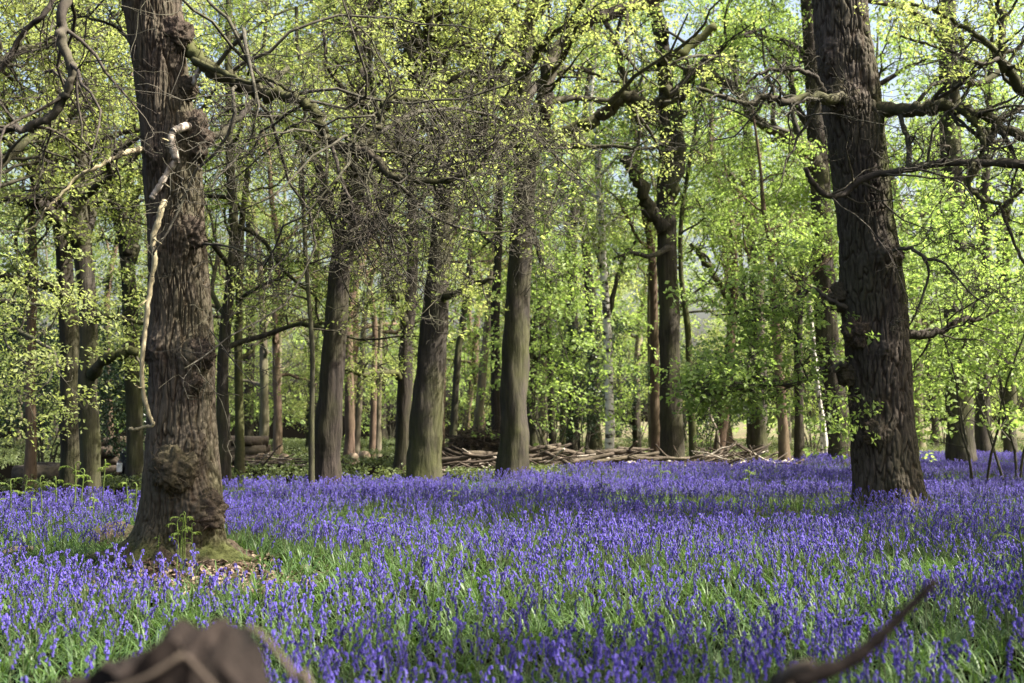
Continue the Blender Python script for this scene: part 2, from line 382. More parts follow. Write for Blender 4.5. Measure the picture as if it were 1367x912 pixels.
def px_limb(parent, base, pts, r0, r1, mat, rng, prm=None, leaves=None, nch=None, name='limb', sides=9, lump=.09, per=5, jit=.22):
    """a limb that follows given world points, with side branches grown from it"""
    P = catmull(pts, per); n = len(P)
    P = [P[0]] + [p + Vector((rng.gauss(0, jit), rng.gauss(0, jit), rng.gauss(0, jit))) * r0 for p in P[1:-1]] + [P[-1]]
    rad = [(r0 + (r1 - r0) * (i / (n - 1)) ** .8) * (1 + rng.gauss(0, lump)) for i in range(n)]
    mb = MB(); mb.tube(P, rad, sides, cap=True)
    L = sum((P[i + 1] - P[i]).length for i in range(n - 1))
    o = mb.build(name, mat, parent, off=base)
    if prm and nch != 0:
        m2 = MB(); spawn(P, rad, L, 0, prm, rng, m2, leaves if leaves is not None else [], nch)
        stuff(m2.build('twigs', M['twig'] if mat.name != 'dark_twig_bark' else mat, o, off=base))
    return o

# ------------------------------------------------------------------ hero oaks
def hero_trunk(parent, base, prof, Yd, top, nth, nz, zvis, mat, lobes, flare, burls, mossdir, ridge, seed, kx=21.0):
    cz = []; cc = []; rr = []
    for (u, v, wpx) in prof:
        p = at(u, v, Yd); cz.append(p.z); cc.append((p.x, p.y)); rr.append(wpx * .475 * Yd / F)
    cz = np.array(cz); cc = np.array(cc); rr = np.array(rr); o = np.argsort(cz); cz, cc, rr = cz[o], cc[o], rr[o]
    z = np.concatenate([np.linspace(base.z - .25, zvis, nz), np.linspace(zvis, top, 30)[1:]])
    x0 = np.interp(z, cz, cc[:, 0]); y0 = np.interp(z, cz, cc[:, 1]); r0 = np.interp(z, cz, rr)
    k = np.ones(25) / 25
    if len(z) > 100:
        pad = lambda a: np.convolve(np.concatenate([np.full(12, a[0]), a, np.full(12, a[-1])]), k, 'valid')
        x0, y0, r0 = pad(x0), pad(y0), pad(r0)
    above = z > cz[-1]; r0 = np.where(above, rr[-1] * np.clip(1 - .75 * (z - cz[-1]) / (top - cz[-1]), .2, 1), r0)
    th = np.arange(nth) * 2 * math.pi / nth
    Z, T = np.meshgrid(z, th, indexing='ij'); c, s = np.cos(T), np.sin(T); RR = r0[:, None] + 0 * T
    h = Z - base.z
    fl = np.zeros_like(RR)
    for (a, wd, amp, hh) in lobes:
        da = np.abs((T - R(a) + math.pi) % (2 * math.pi) - math.pi)
        fl += amp * np.exp(-(da / R(wd)) ** 2) * np.exp(-np.clip(h, -.05, 9) / hh)
    RR = RR * (1 + .07 * noise(c * 1.2 + seed, s * 1.2, Z * 1.3) + .035 * noise(c * 3, s * 3 + seed, Z * 4)) + flare * np.exp(-np.clip(h, 0, 9) / .3) + fl
    px, py = x0[:, None] + c * RR, y0[:, None] + s * RR
    bm = np.zeros_like(RR)
    for (bp, br, ba) in burls:
        dd = ((px - bp.x) ** 2 + (py - bp.y) ** 2 + ((Z - bp.z) * .8) ** 2) / br ** 2
        g = np.exp(-dd * 1.3); RR = RR + g * ba * 2.0; bm = np.maximum(bm, np.exp(-dd))
    wx = .022 * noise(px * 5, py * 5, Z * 3 + seed) ; wz = .1 * noise(px * 4 + 7, py * 4, Z * 2)
    n1 = noise((px + wx) * kx, (py + wx) * kx, (Z + wz) * 2.3 + seed)
    n2 = noise((px + wx) * kx * 2.1 + 9, (py + wx) * kx * 2.1, (Z + wz) * 4 + seed)
    n3 = noise((px + wx) * kx * 1.4 + 31, (py + wx) * kx * 1.4, (Z + wz) * 2.6)
    b = np.minimum(sstep(0, .15, np.abs(n1)), .3 + .7 * sstep(0, .13, np.abs(n3))) * .8 + .2 * sstep(0, .3, np.abs(n2))
    bsave = b
    rough = noise(px * 24, py * 24, Z * 24) + .6 * noise(px * 50, py * 50, Z * 50)
    RR = RR + ridge * (b - .7) * (1 - .7 * bm) + .030 * bm * rough + .0025 * rough
    px, py = x0[:, None] + c * RR, y0[:, None] + s * RR
    V = np.stack([px, py, Z], -1).reshape(-1, 3) - np.array(tuple(base))
    n, m_ = Z.shape; i = np.arange(n - 1)[:, None] * m_; j = np.arange(m_)[None, :]; kk = (j + 1) % m_
    mb = MB(); mb.add(V, np.stack([i + j, i + kk, i + m_ + kk, i + m_ + j], -1).reshape(-1, 4))
    o = mb.build('trunk', mat, parent)
    ms = np.exp(-np.clip(h, 0, 9) / .10) * .9 + sum(a * np.clip(np.cos(T - R(az)) - c0, 0, 1) / (1 - c0) * np.exp(-((h - hc) / hw) ** 2) for az, c0, hc, hw, a in mossdir)
    ms = np.clip(ms * (1 + 1.2 * noise(px * 7, py * 7, Z * 5)), 0, .92)
    attr(o.data, 'moss', ms.ravel()); attr(o.data, 'plate', bsave.ravel())
    return (z, x0, y0, r0)
def burl_part(parent, base, p, r, rng, squash=.5):
    nu, nv = 72, 48; th = np.arange(nu) * 2 * math.pi / nu; ph = np.linspace(.02, math.pi - .02, nv)
    PH, TH = np.meshgrid(ph, th, indexing='ij'); d = np.stack([np.sin(PH) * np.cos(TH), np.sin(PH) * np.sin(TH), np.cos(PH)], -1)
    sx = rng.uniform(0, 90); dx, dy, dz = d[..., 0], d[..., 1], d[..., 2]
    k = 1 + .26 * noise(dx * 1.5 + sx, dy * 1.5, dz * 1.5) + .22 * noise(dx * 4 + sx, dy * 4, dz * 4) - .20 * np.abs(noise(dx * 8, dy * 8 + sx, dz * 8)) + .16 * np.abs(noise(dx * 15, dy * 15 + sx, dz * 15))
    V = d * (k * r)[..., None] * np.array([1, squash, rng.uniform(.85, 1.15)]) + np.array(tuple(p - base))
    i = np.arange(nv - 1)[:, None] * nu; j = np.arange(nu)[None, :]; kk = (j + 1) % nu
    mb = MB(); mb.add(V.reshape(-1, 3), np.stack([i + j, i + nu + j, i + nu + kk, i + kk], -1).reshape(-1, 4))
    for _ in range(16):   # short epicormic shoots
        dd = Vector((rng.gauss(0, 1), -abs(rng.gauss(0, .7)), rng.gauss(0, 1))).normalized()
        a = p - base + Vector((dd.x * r, dd.y * r * squash, dd.z * r)) * .9
        L = r * rng.uniform(.25, .8); e = a + (dd + Vector((rng.gauss(0, .4), -.1, rng.gauss(.1, .4)))) * L
        mb.tube([a, a.lerp(e, .5) + Vector((0, 0, L * .08)), e], [.004, .003, .002], 3)
    return mb.build('burl', M['burl'], parent)

def left_oak():
    rng = random.Random(5); Yd = OAK_L.y; b = Vector((OAK_L.x, OAK_L.y, gzf(OAK_L.x, OAK_L.y)))
    t = thing('mature_oak', 'gnarled oak trunk covered in dark burls with a pale dead branch hanging down it', 'tree', b)
    prof = [(240, 780, 112), (242, 740, 112), (243, 700, 109), (243, 640, 105), (243, 560, 94), (243, 480, 90), (239, 380, 80), (235, 300, 76), (228, 200, 78), (216, 100, 74), (202, 0, 80), (190, -120, 78)]
    yf = Yd - .30
    bl = [((233, 628), .17, .05), ((268, 682), .22, .09), ((262, 472), .16, .08), ((256, 512), .10, .04), ((250, 312), .17, .08), ((253, 182), .20, .09), ((248, 118), .11, .04), ((232, 48), .18, .06), ((205, 462), .12, .04), ((200, 330), .12, .05), ((196, 205), .12, .04), ((262, 590), .12, .04), ((255, 75), .14, .06)]
    burls = [(at(u, v, yf), r, a) for (u, v), r, a in bl]
    hero_trunk(t, b, prof, Yd, 15, 340, 520, 5.9, M['oak'], [(185, 20, .26, .10), (-25, 24, .20, .09), (-75, 22, .10, .10), (240, 18, .14, .10), (90, 30, .2, .12)], .03, burls, [(-5, .55, .2, .5, .4), (-30, .5, 3.0, 3.0, .08)], .032, 3.1)
    for (u, v), r, a in bl[:9]:
        p = at(u, v, Yd); rad = np.interp(-v, [-c[1] for c in prof][0:], [c[2] * .5 * Yd / F for c in prof])
        cu = np.interp(-v, [-c[1] for c in prof], [c[0] for c in prof]); off = (u - cu) / F * Yd
        yy = Yd - math.sqrt(max(0.0, rad ** 2 - off ** 2))
        burl_part(t, b, at(u, v, yy + (-.07 if v == 628 else .0 if v > 600 else .03)), r * (1.1 if v == 628 else 1.0), rng, .62 if v == 628 else .5)
    W = lambda *a: [at(u, v, y) for u, v, y in a]
    # pale dead branch in front of the trunk, in two pieces
    px_limb(t, b, W((252, 168, 10.66), (241, 171, 10.54), (231, 176, 10.48), (229, 190, 10.47), (233, 205, 10.47), (235, 215, 10.47), (226, 226, 10.48), (216, 243, 10.47), (208, 256, 10.47), (202, 265, 10.46)), .036, .026, M['dead'], rng, name='dead_branch', sides=14, lump=.10, jit=.07)
    px_limb(t, b, W((220, 268, 10.52), (215, 280, 10.48), (211, 297, 10.47), (204, 318, 10.47), (207, 345, 10.46), (203, 370, 10.46), (198, 400, 10.45), (194, 440, 10.44), (190, 480, 10.42), (191, 520, 10.42), (197, 548, 10.42), (203, 562, 10.43), (204, 568, 10.44), (192, 570, 10.44), (182, 573, 10.44), (172, 572, 10.44)), .030, .013, M['dead_moss'], rng, name='dead_branch', sides=12, lump=.11, jit=.08)
    px_limb(t, b, W((268, 86, 10.75), (263, 100, 10.7), (258, 112, 10.7)), .03, .022, M['dead'], rng, name='dead_stub', sides=10, lump=.1)
    px_limb(t, b, W((196, 200, 10.8), (178, 201, 10.6), (160, 206, 10.5), (142, 216, 10.45), (120, 228, 10.4), (100, 240, 10.4), (80, 262, 10.35), (62, 280, 10.3), (48, 300, 10.3), (30, 310, 10.3)), .030, .007, M['dead_moss'], rng, Prm(maxl=2, nch=[6, 3, 0, 0], ratio=[.3, .4, .4, .4], leaf_l=9, crook=[.25, .3, .35, .4]), name='dead_branch', lump=.12)
    for (a_, c_) in (((229, 190, 10.47), (214, 184, 10.36)), ((216, 243, 10.47), (226, 250, 10.36)), ((204, 318, 10.46), (216, 326, 10.35)), ((198, 400, 10.45), (184, 410, 10.36)), ((191, 520, 10.42), (180, 514, 10.34))):
        px_limb(t, b, W(a_, tuple((p + q) / 2 for p, q in zip(a_, c_)), c_), .010, .005, M['dead_moss'], rng, name='snapped_twig', sides=6, jit=.3)
    lv = []
    # big mossy limb reaching to the right, with the twig tangle
    tw = Prm(maxl=3, nch=[0, 7, 5, 3], ratio=[.66, .52, .5, .5], crook=[.3, .36, .42, .46], trop=[-.03, -.05, -.03, -.01], ang=(35, 90), leaf_l=9, rmin=.0040, tstart=.1, rr=.34, sides=[8, 5, 4, 3], nseg=[10, 11, 7, 5], taper=.7)
    twb = Prm(**{**tw.__dict__, 'leaf_l': 3, 'leaf_n': 1})
    main = W((250, 62, 10.9), (262, 76, 10.75), (285, 92, 10.65), (312, 108, 10.6), (340, 121, 10.55), (365, 127, 10.5), (392, 130, 10.4), (415, 143, 10.35), (428, 165, 10.3), (444, 190, 10.3), (462, 199, 10.25), (483, 196, 10.3), (498, 180, 10.35), (508, 160, 10.4), (512, 138, 10.5), (535, 132, 10.6), (570, 137, 10.7))
    px_limb(t, b, main, .074, .024, M['moss_limb'], rng, tw, lv, 24, sides=14, lump=.14)
    px_limb(t, b, W((470, 198, 10.25), (495, 206, 10.15), (512, 224, 10.1), (528, 236, 10.05), (560, 242, 10.0), (592, 241, 10.0), (620, 232, 10.0), (642, 218, 10.0), (655, 196, 10.0), (672, 180, 10.0)), .042, .012, M['moss_limb'], rng, tw, lv, 20, sides=9, lump=.1)
    px_limb(t, b, W((258, 80, 10.6), (300, 98, 10.4), (330, 110, 10.3), (352, 104, 10.25), (372, 112, 10.2), (392, 124, 10.2)), .030, .012, M['moss_limb'], rng, tw, lv, 4, sides=8)
    px_limb(t, b, W((500, 180, 10.35), (560, 150, 11.2), (640, 150, 11.9), (720, 190, 12.4), (790, 250, 12.8)), .024, .008, M['twig'], rng, twb, lv, 19, sides=7)
    px_limb(t, b, W((520, 235, 10.05), (580, 290, 10.6), (650, 310, 11.0), (720, 300, 11.4)), .020, .007, M['twig'], rng, twb, lv, 14, sides=6)
    px_limb(t, b, W((440, 185, 10.3), (455, 235, 10.0), (470, 275, 9.9), (480, 320, 9.9), (500, 360, 9.9)), .020, .006, M['twig_dark'], rng, tw, lv, 14, sides=6)
    px_limb(t, b, W((262, 190, 10.8), (283, 182, 10.9), (305, 172, 11.1), (325, 152, 11.3), (345, 128, 11.6), (385, 90, 12)), .045, .02, M['bark'], rng, tw, lv, 5, sides=9)
    px_limb(t, b, W((272, 326, 10.7), (300, 328, 10.5), (328, 338, 10.4), (352, 352, 10.35), (380, 360, 10.3)), .014, .005, M['twig'], rng, tw, lv, 6, sides=6)
    px_limb(t, b, W((280, 440, 10.8), (310, 480, 10.3), (345, 520, 10.1)), .008, .004, M['twig'], rng, Prm(maxl=2, nch=[5, 4, 0, 0], leaf_l=9), lv, 4, sides=5)
    # high limbs that droop back into the picture top left
    lo = Prm(maxl=3, nch=[0, 5, 4, 3], ratio=[.4, .5, .5, .5], crook=[.2, .26, .3, .36], trop=[-.05, -.12, -.1, -.05], ang=(30, 80), leaf_l=9, rmin=.0042, tstart=.1, rr=.45)
    px_limb(t, b, W((195, -60, 10.9), (150, -110, 10.3), (110, -80, 9.9), (88, -20, 9.7), (83, 30, 9.65), (86, 65, 9.6), (97, 95, 9.6), (88, 125, 9.6), (70, 152, 9.6), (45, 168, 9.6), (20, 174, 9.6), (-20, 166, 9.6), (-80, 150, 9.6)), .055, .026, M['twig_dark'], rng, lo, lv, 15, sides=9, lump=.08)
    px_limb(t, b, W((195, -90, 10.9), (140, -80, 10.3), (85, -15, 10.0), (55, 22, 9.9), (30, 45, 9.9), (10, 80, 9.9), (-10, 110, 9.9)), .035, .016, M['twig_dark'], rng, lo, lv, 9, sides=8)
    px_limb(t, b, W((178, 60, 11.2), (160, 40, 11.3), (140, 30, 11.2), (110, 22, 11.1), (90, 30, 11)), .02, .008, M['twig'], rng, lo, lv, 7, sides=7)
    # crown above the picture
    cr = Prm(maxl=2, nch=[6, 5, 4, 0], leaf_l=2, leaf_n=1, crook=[.2, .25, .3, .3])
    for k in range(7):
        z = 7 + k * 1.15; az = k * 2.4 + .6; p = Vector((b.x - .35, b.y, z))
        m2 = MB(); grow(p, Vector((math.cos(az), math.sin(az), .45)).normalized(), 4.6 - k * .2, .12, 0, cr, rng, m2, lv); m2.build('limb', M['bark'], t, off=b)
    lo_ = [q for q in lv if q[0].z < 6.2]; hi = [q for q in lv if q[0].z >= 6.2]
    foliage(hi, b, 'oak_spray', t, rng); foliage([q for q in lo_ if rng.random() < .10], b, 'bud_spray', t, rng, .6, 1.3, .05, 'opening_buds')
    # moss skirt round the foot
    th = np.arange(120) * 2 * math.pi / 120; rr = np.linspace(.28, .70, 26); A, Q = np.meshgrid(th, rr)
    lob = 1 + .25 * noise(np.cos(A) * 2, np.sin(A) * 2, 3.3); xx = b.x + np.cos(A) * Q * lob; yy = b.y + np.sin(A) * Q * lob * .95
    zz = gz(xx, yy) + (.14 * (1 - sstep(.28, .7, Q)) - .03) + .05 * noise(xx * 9, yy * 9) + .03 * noise(xx * 25, yy * 25)
    i = np.arange(25)[:, None] * 120; j = np.arange(120)[None, :]; k = (j + 1) % 120
    mb = MB(); mb.add(np.stack([xx, yy, zz], -1).reshape(-1, 3), np.stack([i + j, i + 120 + j, i + 120 + k, i + k], -1).reshape(-1, 4)); mb.build('moss_skirt', M['moss'], t, off=b)
left_oak()

def right_oak():
    rng = random.Random(9); Yd = OAK_R.y; b = Vector((OAK_R.x, OAK_R.y, gzf(OAK_R.x, OAK_R.y)))
    t = thing('mature_oak', 'tall straight oak trunk with moss on its flank and wide bare side limbs', 'tree', b)
    prof = [(1189, 720, 100), (1188, 680, 100), (1185, 640, 90), (1178, 560, 84), (1172, 480, 86), (1167, 400, 88), (1156, 300, 77), (1147, 220, 78), (1138, 150, 82), (1126, 60, 78), (1122, 0, 74), (1118, -100, 72)]
    bl = [((1172, 580), .14, .05), ((1140, 440), .16, .05), ((1180, 468), .10, .04), ((1122, 395), .18, .05), ((1178, 340), .17, .06), ((1128, 500), .16, .04), ((1130, 130), .20, .07), ((1100, 75), .22, .08), ((1150, 60), .12, .03), ((1195, 640), .10, .03)]
    burls = [(at(u, v, Yd - .38), r, a) for (u, v), r, a in bl]
    hero_trunk(t, b, prof, Yd, 19, 260, 460, 8.0, M['oak2'], [(-20, 22, .12, .12), (200, 22, .08, .12), (-85, 22, .06, .12)], .02, burls, [(-8, .45, 4.2, 1.6, .9), (0, .6, .4, .6, .4)], .048, 8.7, 13.0)
    for u, v, r in ((1172, 580, .16), (1130, 132, .2), (1186, 340, .16), (1124, 398, .15), (1146, 442, .17), (1134, 500, .14), (1184, 468, .12)):
        rad = np.interp(-v, [-c[1] for c in prof], [c[2] * .5 * Yd / F for c in prof]); off = (u - np.interp(-v, [-c[1] for c in prof], [c[0] for c in prof])) / F * Yd
        burl_part(t, b, at(u, v, Yd - math.sqrt(max(0.0, rad ** 2 - off ** 2)) + .07), r * 1.15, rng, .55)
    W = lambda *a: [at(u, v, y - .7) for u, v, y in a]; lv = []; lg = []
    tw = Prm(maxl=3, nch=[0, 7, 5, 3], ratio=[.5, .5, .5, .5], crook=[.2, .3, .34, .38], trop=[0, -.02, -.02, 0], ang=(30, 80), leaf_l=9, leaf_n=1, rmin=.005, tstart=.15, rr=.36, nseg=[10, 9, 6, 4])
    tg = Prm(**{**tw.__dict__, 'leaf_l': 2, 'leaf_n': 1})
    px_limb(t, b, W((1145, 128, 16.3), (1115, 132, 16.1), (1085, 131, 15.9), (1050, 136, 15.7), (1025, 130, 15.6), (995, 138, 15.5), (965, 128, 15.4), (930, 118, 15.4)), .085, .02, M['moss_limb'], rng, tw, lv, 14, sides=10, lump=.12)
    px_limb(t, b, W((1100, 125, 16.3), (1090, 105, 16.2), (1075, 95, 16.1), (1045, 92, 16), (1015, 98, 15.9), (995, 112, 15.9)), .045, .015, M['twig_dark'], rng, tw, lv, 6)
    px_limb(t, b, W((1160, 140, 16.4), (1200, 148, 16.2), (1235, 148, 16), (1265, 141, 15.9), (1300, 150, 15.8), (1335, 168, 15.7), (1370, 186, 15.6), (1440, 200, 15.5)), .10, .06, M['moss_limb'], rng, tw, lv, 14, sides=10, lump=.1)
    px_limb(t, b, W((1075, 225, 15.6), (1085, 245, 15.7), (1105, 262, 15.8), (1128, 258, 15.9), (1145, 243, 15.9), (1175, 232, 15.9), (1205, 228, 15.8), (1240, 220, 15.7), (1290, 217, 15.6), (1340, 218, 15.5), (1420, 225, 15.4)), .03, .055, M['twig_dark'], rng, tw, lv, 15, sides=9, lump=.1)
    px_limb(t, b, W((1212, 225, 15.8), (1214, 200, 15.9), (1208, 175, 16), (1200, 150, 16.2)), .04, .03, M['twig'], rng, tw, lv, 3)
    px_limb(t, b, W((1284, 148, 15.8), (1302, 165, 15.7), (1312, 185, 15.6), (1310, 208, 15.6), (1296, 228, 15.5), (1296, 252, 15.5), (1315, 268, 15.5), (1335, 272, 15.5), (1345, 300, 15.5), (1356, 330, 15.5), (1375, 365, 15.5)), .045, .018, M['moss_limb'], rng, tw, lv, 8, lump=.12)
    px_limb(t, b, W((1185, 335, 16.2), (1215, 332, 16.0), (1238, 345, 15.9), (1262, 352, 15.8), (1290, 385, 15.7), (1320, 410, 15.7)), .03, .009, M['twig'], rng, tw, lv, 8)
    px_limb(t, b, W((1232, 342, 15.9), (1240, 362, 15.9), (1233, 392, 15.9), (1222, 420, 15.9), (1214, 434, 15.9)), .022, .010, M['twig'], rng, tw, lv, 3)
    px_limb(t, b, W((1130, 487, 16.4), (1105, 494, 16.5), (1080, 505, 16.5), (1058, 513, 16.5), (1035, 510, 16.4), (1005, 502, 16.3), (975, 500, 16.2), (945, 494, 16.2)), .055, .012, M['twig_dark'], rng, tg, lg, 16)
    px_limb(t, b, W((1035, 510, 16.4), (1010, 515, 16.4), (985, 520, 16.3), (955, 518, 16.3), (930, 516, 16.3)), .02, .008, M['twig_dark'], rng, tg, lg, 8)
    px_limb(t, b, W((1130, 412, 16.4), (1105, 398, 16.4), (1086, 386, 16.4), (1070, 393, 16.4), (1040, 408, 16.4), (1000, 415, 16.4), (955, 421, 16.4)), .035, .010, M['twig_dark'], rng, tg, lg, 13)
    px_limb(t, b, W((1160, 452, 16.9), (1215, 447, 17.2), (1250, 445, 17.4), (1280, 430, 17.6), (1310, 425, 17.8), (1350, 400, 18)), .075, .03, M['dark'], rng, tg, lg, 11)
    cr = Prm(maxl=2, nch=[6, 5, 4, 0], leaf_l=2, leaf_n=1, crook=[.2, .25, .3, .3])
    for k in range(8):
        z = 8.5 + k * 1.2; az = k * 2.4; p = Vector((b.x - .65, b.y, z))
        m2 = MB(); grow(p, Vector((math.cos(az), math.sin(az), .4)).normalized(), 5.2 - k * .25, .13, 0, cr, rng, m2, lv); m2.build('limb', M['bark'], t, off=b)
    foliage(lv, b, 'oak_spray', t, rng, .7, 1.1)
    lg = [q for q in lg if rng.random() < .28]; foliage(lg, b, 'green_spray', t, rng, .5, .9, name='low_foliage')
right_oak()

# ------------------------------------------------------------------ the other trees
def make_tree(name, label, Yd, path, w0, w1, H, bark='bark', leaf='oak_spray', n=11, h0=4.5, cr=4.5, seed=1, limbs=(), group=None, maxl=2, leaf_n=2, smin=.65, smax=1.1, cat='tree', wob=.3, lrise=.35, nch=None, taper_limb=.16, keep=.6, lmax=2):
    """path: pixels of the trunk's middle from the foot upwards, all at distance Yd; limbs: extra pixel limbs"""
    rng = random.Random(seed)
    p0 = at(path[0][0], HORIZON, Yd); b = Vector((p0.x, Yd, gzf(p0.x, Yd)))
    t = thing(name, label, cat, b, group)
    P = [Vector((b.x, Yd, b.z - .2))] + [at(u, v, Yd) for u, v in path[1:]]
    r0 = w0 * .5 * Yd / F; r1 = w1 * .5 * Yd / F; zt = P[-1].z
    P = [P[0], P[0].lerp(P[1], .5)] + P[1:]
    d = (P[-1] - P[-2]).normalized(); q = P[-1].copy()
    zs = [p.z for p in P]
    while q.z < H - .5:
        d = (d + Vector((rng.gauss(0, .12), rng.gauss(0, .12), .15))).normalized(); q = q + d * max(.8, (H - zt) / 6); P.append(q.copy())
    C = catmull(P, 12)
    rad = []
    for c in C:
        h = c.z - b.z
        r = r0 + (r1 - r0) * min(1, max(0, h / max(.1, zt - b.z)))
        if c.z > zt: r = max(.03, r1 * (1 - .8 * (c.z - zt) / max(.1, H - zt)))
        rad.append((r + r0 * .28 * math.exp(-max(0, h) / .3)) * (1 + rng.gauss(0, .006)))
    mb = MB(); mb.tube(C, rad, 28)
    # lumpy, slightly out-of-round trunk
    v = mb.v[0]; cc = np.repeat(np.array([tuple(c) for c in C]), 28, 0)
    k = 1 + .14 * noise(v[:, 0] * 2.2, v[:, 1] * 2.2, v[:, 2] * 1.1 + seed) + .06 * noise(v[:, 0] * 9, v[:, 1] * 9, v[:, 2] * 1.5) + .09 * noise(v[:, 0] * 5, v[:, 1] * 5, v[:, 2] * 2.6)
    mb.v[0] = (cc + (v - cc) * k[:, None]).astype(np.float32)
    mb.build('trunk', M[bark], t, off=b)
    lv = []
    prm = Prm(maxl=maxl, leaf_n=leaf_n, leaf_l=1, rmin=.009, nch=nch or [8, 6, 3, 0], crook=[.26, .32, .36, .35])
    top = C[-1]
    for k in range(n):
        z = b.z + h0 + (H - h0 - .8) * (k + rng.random() * .6) / max(1, n)
        i = min(range(len(C)), key=lambda j: abs(C[j].z - z)); p = C[i]
        az = k * 2.399 + seed + rng.gauss(0, .3); f = (z - b.z) / H
        L = cr * (1.1 - .55 * f) * rng.uniform(.75, 1.2)
        m2 = MB(); grow(p, Vector((math.cos(az), math.sin(az), lrise + .5 * f)).normalized(), L, max(.02, min(rad[i] * .55, taper_limb)), 0, prm, rng, m2, lv)
        m2.build('limb', M[bark], t, off=b)
    lp = Prm(maxl=lmax, nch=[0, 5, 4, 3], leaf_n=leaf_n, leaf_l=1, ratio=[.4, .5, .5, .5])
    for (pp, ra, rb, mt, nc) in limbs:
        px_limb(t, b, [at(u, v, y) for u, v, y in pp], ra, rb, M[mt], rng, lp, lv, nc)
    if leaf: foliage(lv, b, leaf, t, rng, smin, smax, jit=.2, keep=keep)
    return t
T = make_tree
T('oak_tree', 'dark slim oak leaning right behind a thin straight sapling', 21.5, [(434, 640), (438, 570), (446, 460), (454, 360), (463, 300)], 37, 29, 10.5, 'dark', 'oak_spray', 14, 4.2, 4.5, 31, limbs=[([(461, 315, 21.5), (475, 270, 21.2), (470, 220, 21), (490, 160, 21), (480, 90, 21)], .15, .06, 'dark', 8), ([(462, 320, 21.5), (440, 280, 21.8), (425, 220, 22), (395, 180, 22)], .13, .05, 'dark', 8)])
T('young_sapling', 'thin straight sapling standing just left of a dark leaning oak', 20.5, [(417, 640), (416, 560), (417, 470), (411, 380), (407, 320), (404, 230)], 8, 5, 8.5, 'bark', 'oak_spray', 9, 2.6, 1.5, 32, maxl=1, taper_limb=.02)
T('oak_tree', 'stout two-tone oak leaning right with a short crooked side limb', 23, [(563, 640), (571, 540), (579, 440), (587, 350), (593, 260)], 46, 28, 12, 'bark', 'oak_spray', 14, 5.5, 5, 33, keep=.55,
  limbs=[([(592, 280, 23), (610, 230, 22.6), (640, 180, 22.4), (650, 120, 22.2), (690, 70, 22)], .17, .06, 'dark', 9), ([(592, 270, 23), (575, 210, 23.2), (585, 150, 23.4), (560, 90, 23.5), (565, 20, 23.6)], .16, .06, 'dark', 9), ([(588, 395, 22.9), (600, 394, 22.7), (612, 388, 22.6), (630, 377, 22.5), (660, 372, 22.3)], .10, .04, 'bark', 6)])
T('oak_tree', 'broad smooth grey trunk rising straight behind the bluebells beside the brush pile', 25, [(685, 635), (686, 560), (689, 450), (694, 350), (698, 290), (701, 230)], 40, 29, 12.5, 'bark', 'oak_spray', 13, 7, 5, 34, keep=.5,
  limbs=[([(703, 185, 25), (730, 182, 24.8), (770, 172, 24.6), (805, 155, 24.4), (822, 138, 24.3), (838, 128, 24.2), (862, 140, 24.1), (885, 138, 24), (890, 115, 24), (878, 95, 24), (890, 78, 24), (920, 65, 24), (955, 35, 24)], .15, .09, 'moss_limb', 10),
         ([(702, 230, 25), (722, 170, 25.2), (732, 120, 25.5), (740, 70, 26), (775, 35, 26), (860, 5, 26), (930, -10, 26)], .22, .10, 'dark', 10),
         ([(703, 170, 25), (650, 120, 24.5), (640, 60, 24), (660, 10, 24)], .18, .10, 'dark', 8)])
T('oak_tree', 'tall dark oak forking high up with one broken left limb, behind the brush pile', 32, [(897, 612), (896, 560), (894, 450), (891, 350), (889, 250), (890, 150), (884, 60)], 32, 20, 20, 'dark', 'green_spray', 13, 9, 5, 35,
  limbs=[([(886, 305, 31.8), (872, 285, 31.6), (858, 258, 31.5), (846, 232, 31.4), (834, 207, 31.4)], .20, .12, 'dark', 3),
         ([(891, 260, 32), (903, 220, 32), (905, 170, 32), (902, 140, 32), (925, 90, 32)], .24, .16, 'bark', 5),
         ([(892, 330, 31.7), (870, 342, 31), (845, 338, 31), (820, 345, 31)], .09, .04, 'bark', 5)])
T('birch_tree', 'slender white-barked birch in front of the pale green glade', 33, [(813, 612), (814, 560), (811, 450), (806, 360), (803, 300), (799, 240), (797, 180)], 13, 8, 15, 'birch', 'oak_spray', 11, 5.5, 3, 36,
  limbs=[([(812, 430, 33), (822, 380, 33.2), (835, 340, 33.4), (850, 320, 33.6)], .08, .04, 'bark', 5), ([(806, 365, 33), (796, 335, 32.9), (790, 310, 32.8)], .07, .04, 'bark', 4)], taper_limb=.05)
T('orange_trunk', 'short orange-brown trunk with flaking bark at the edge of the bluebells', 30, [(1047, 625), (1045, 570), (1041, 510), (1036, 440), (1030, 360)], 16, 9, 9, 'red', 'green_spray', 7, 4, 2.6, 37, taper_limb=.05)
T('oak_tree', 'dark trunk with a mossy arching limb, half hidden by the straight oak', 32, [(1124, 620), (1118, 560), (1106, 470), (1100, 380), (1097, 300), (1094, 230)], 33, 25, 17, 'dark', 'green_spray', 11, 8, 4.5, 38,
  limbs=[([(1096, 270, 32), (1092, 225, 31.8), (1080, 203, 31.5), (1055, 185, 31.2), (1030, 172, 31), (1000, 150, 31), (975, 115, 31), (945, 100, 31), (915, 95, 31)], .22, .10, 'moss_limb', 10)])
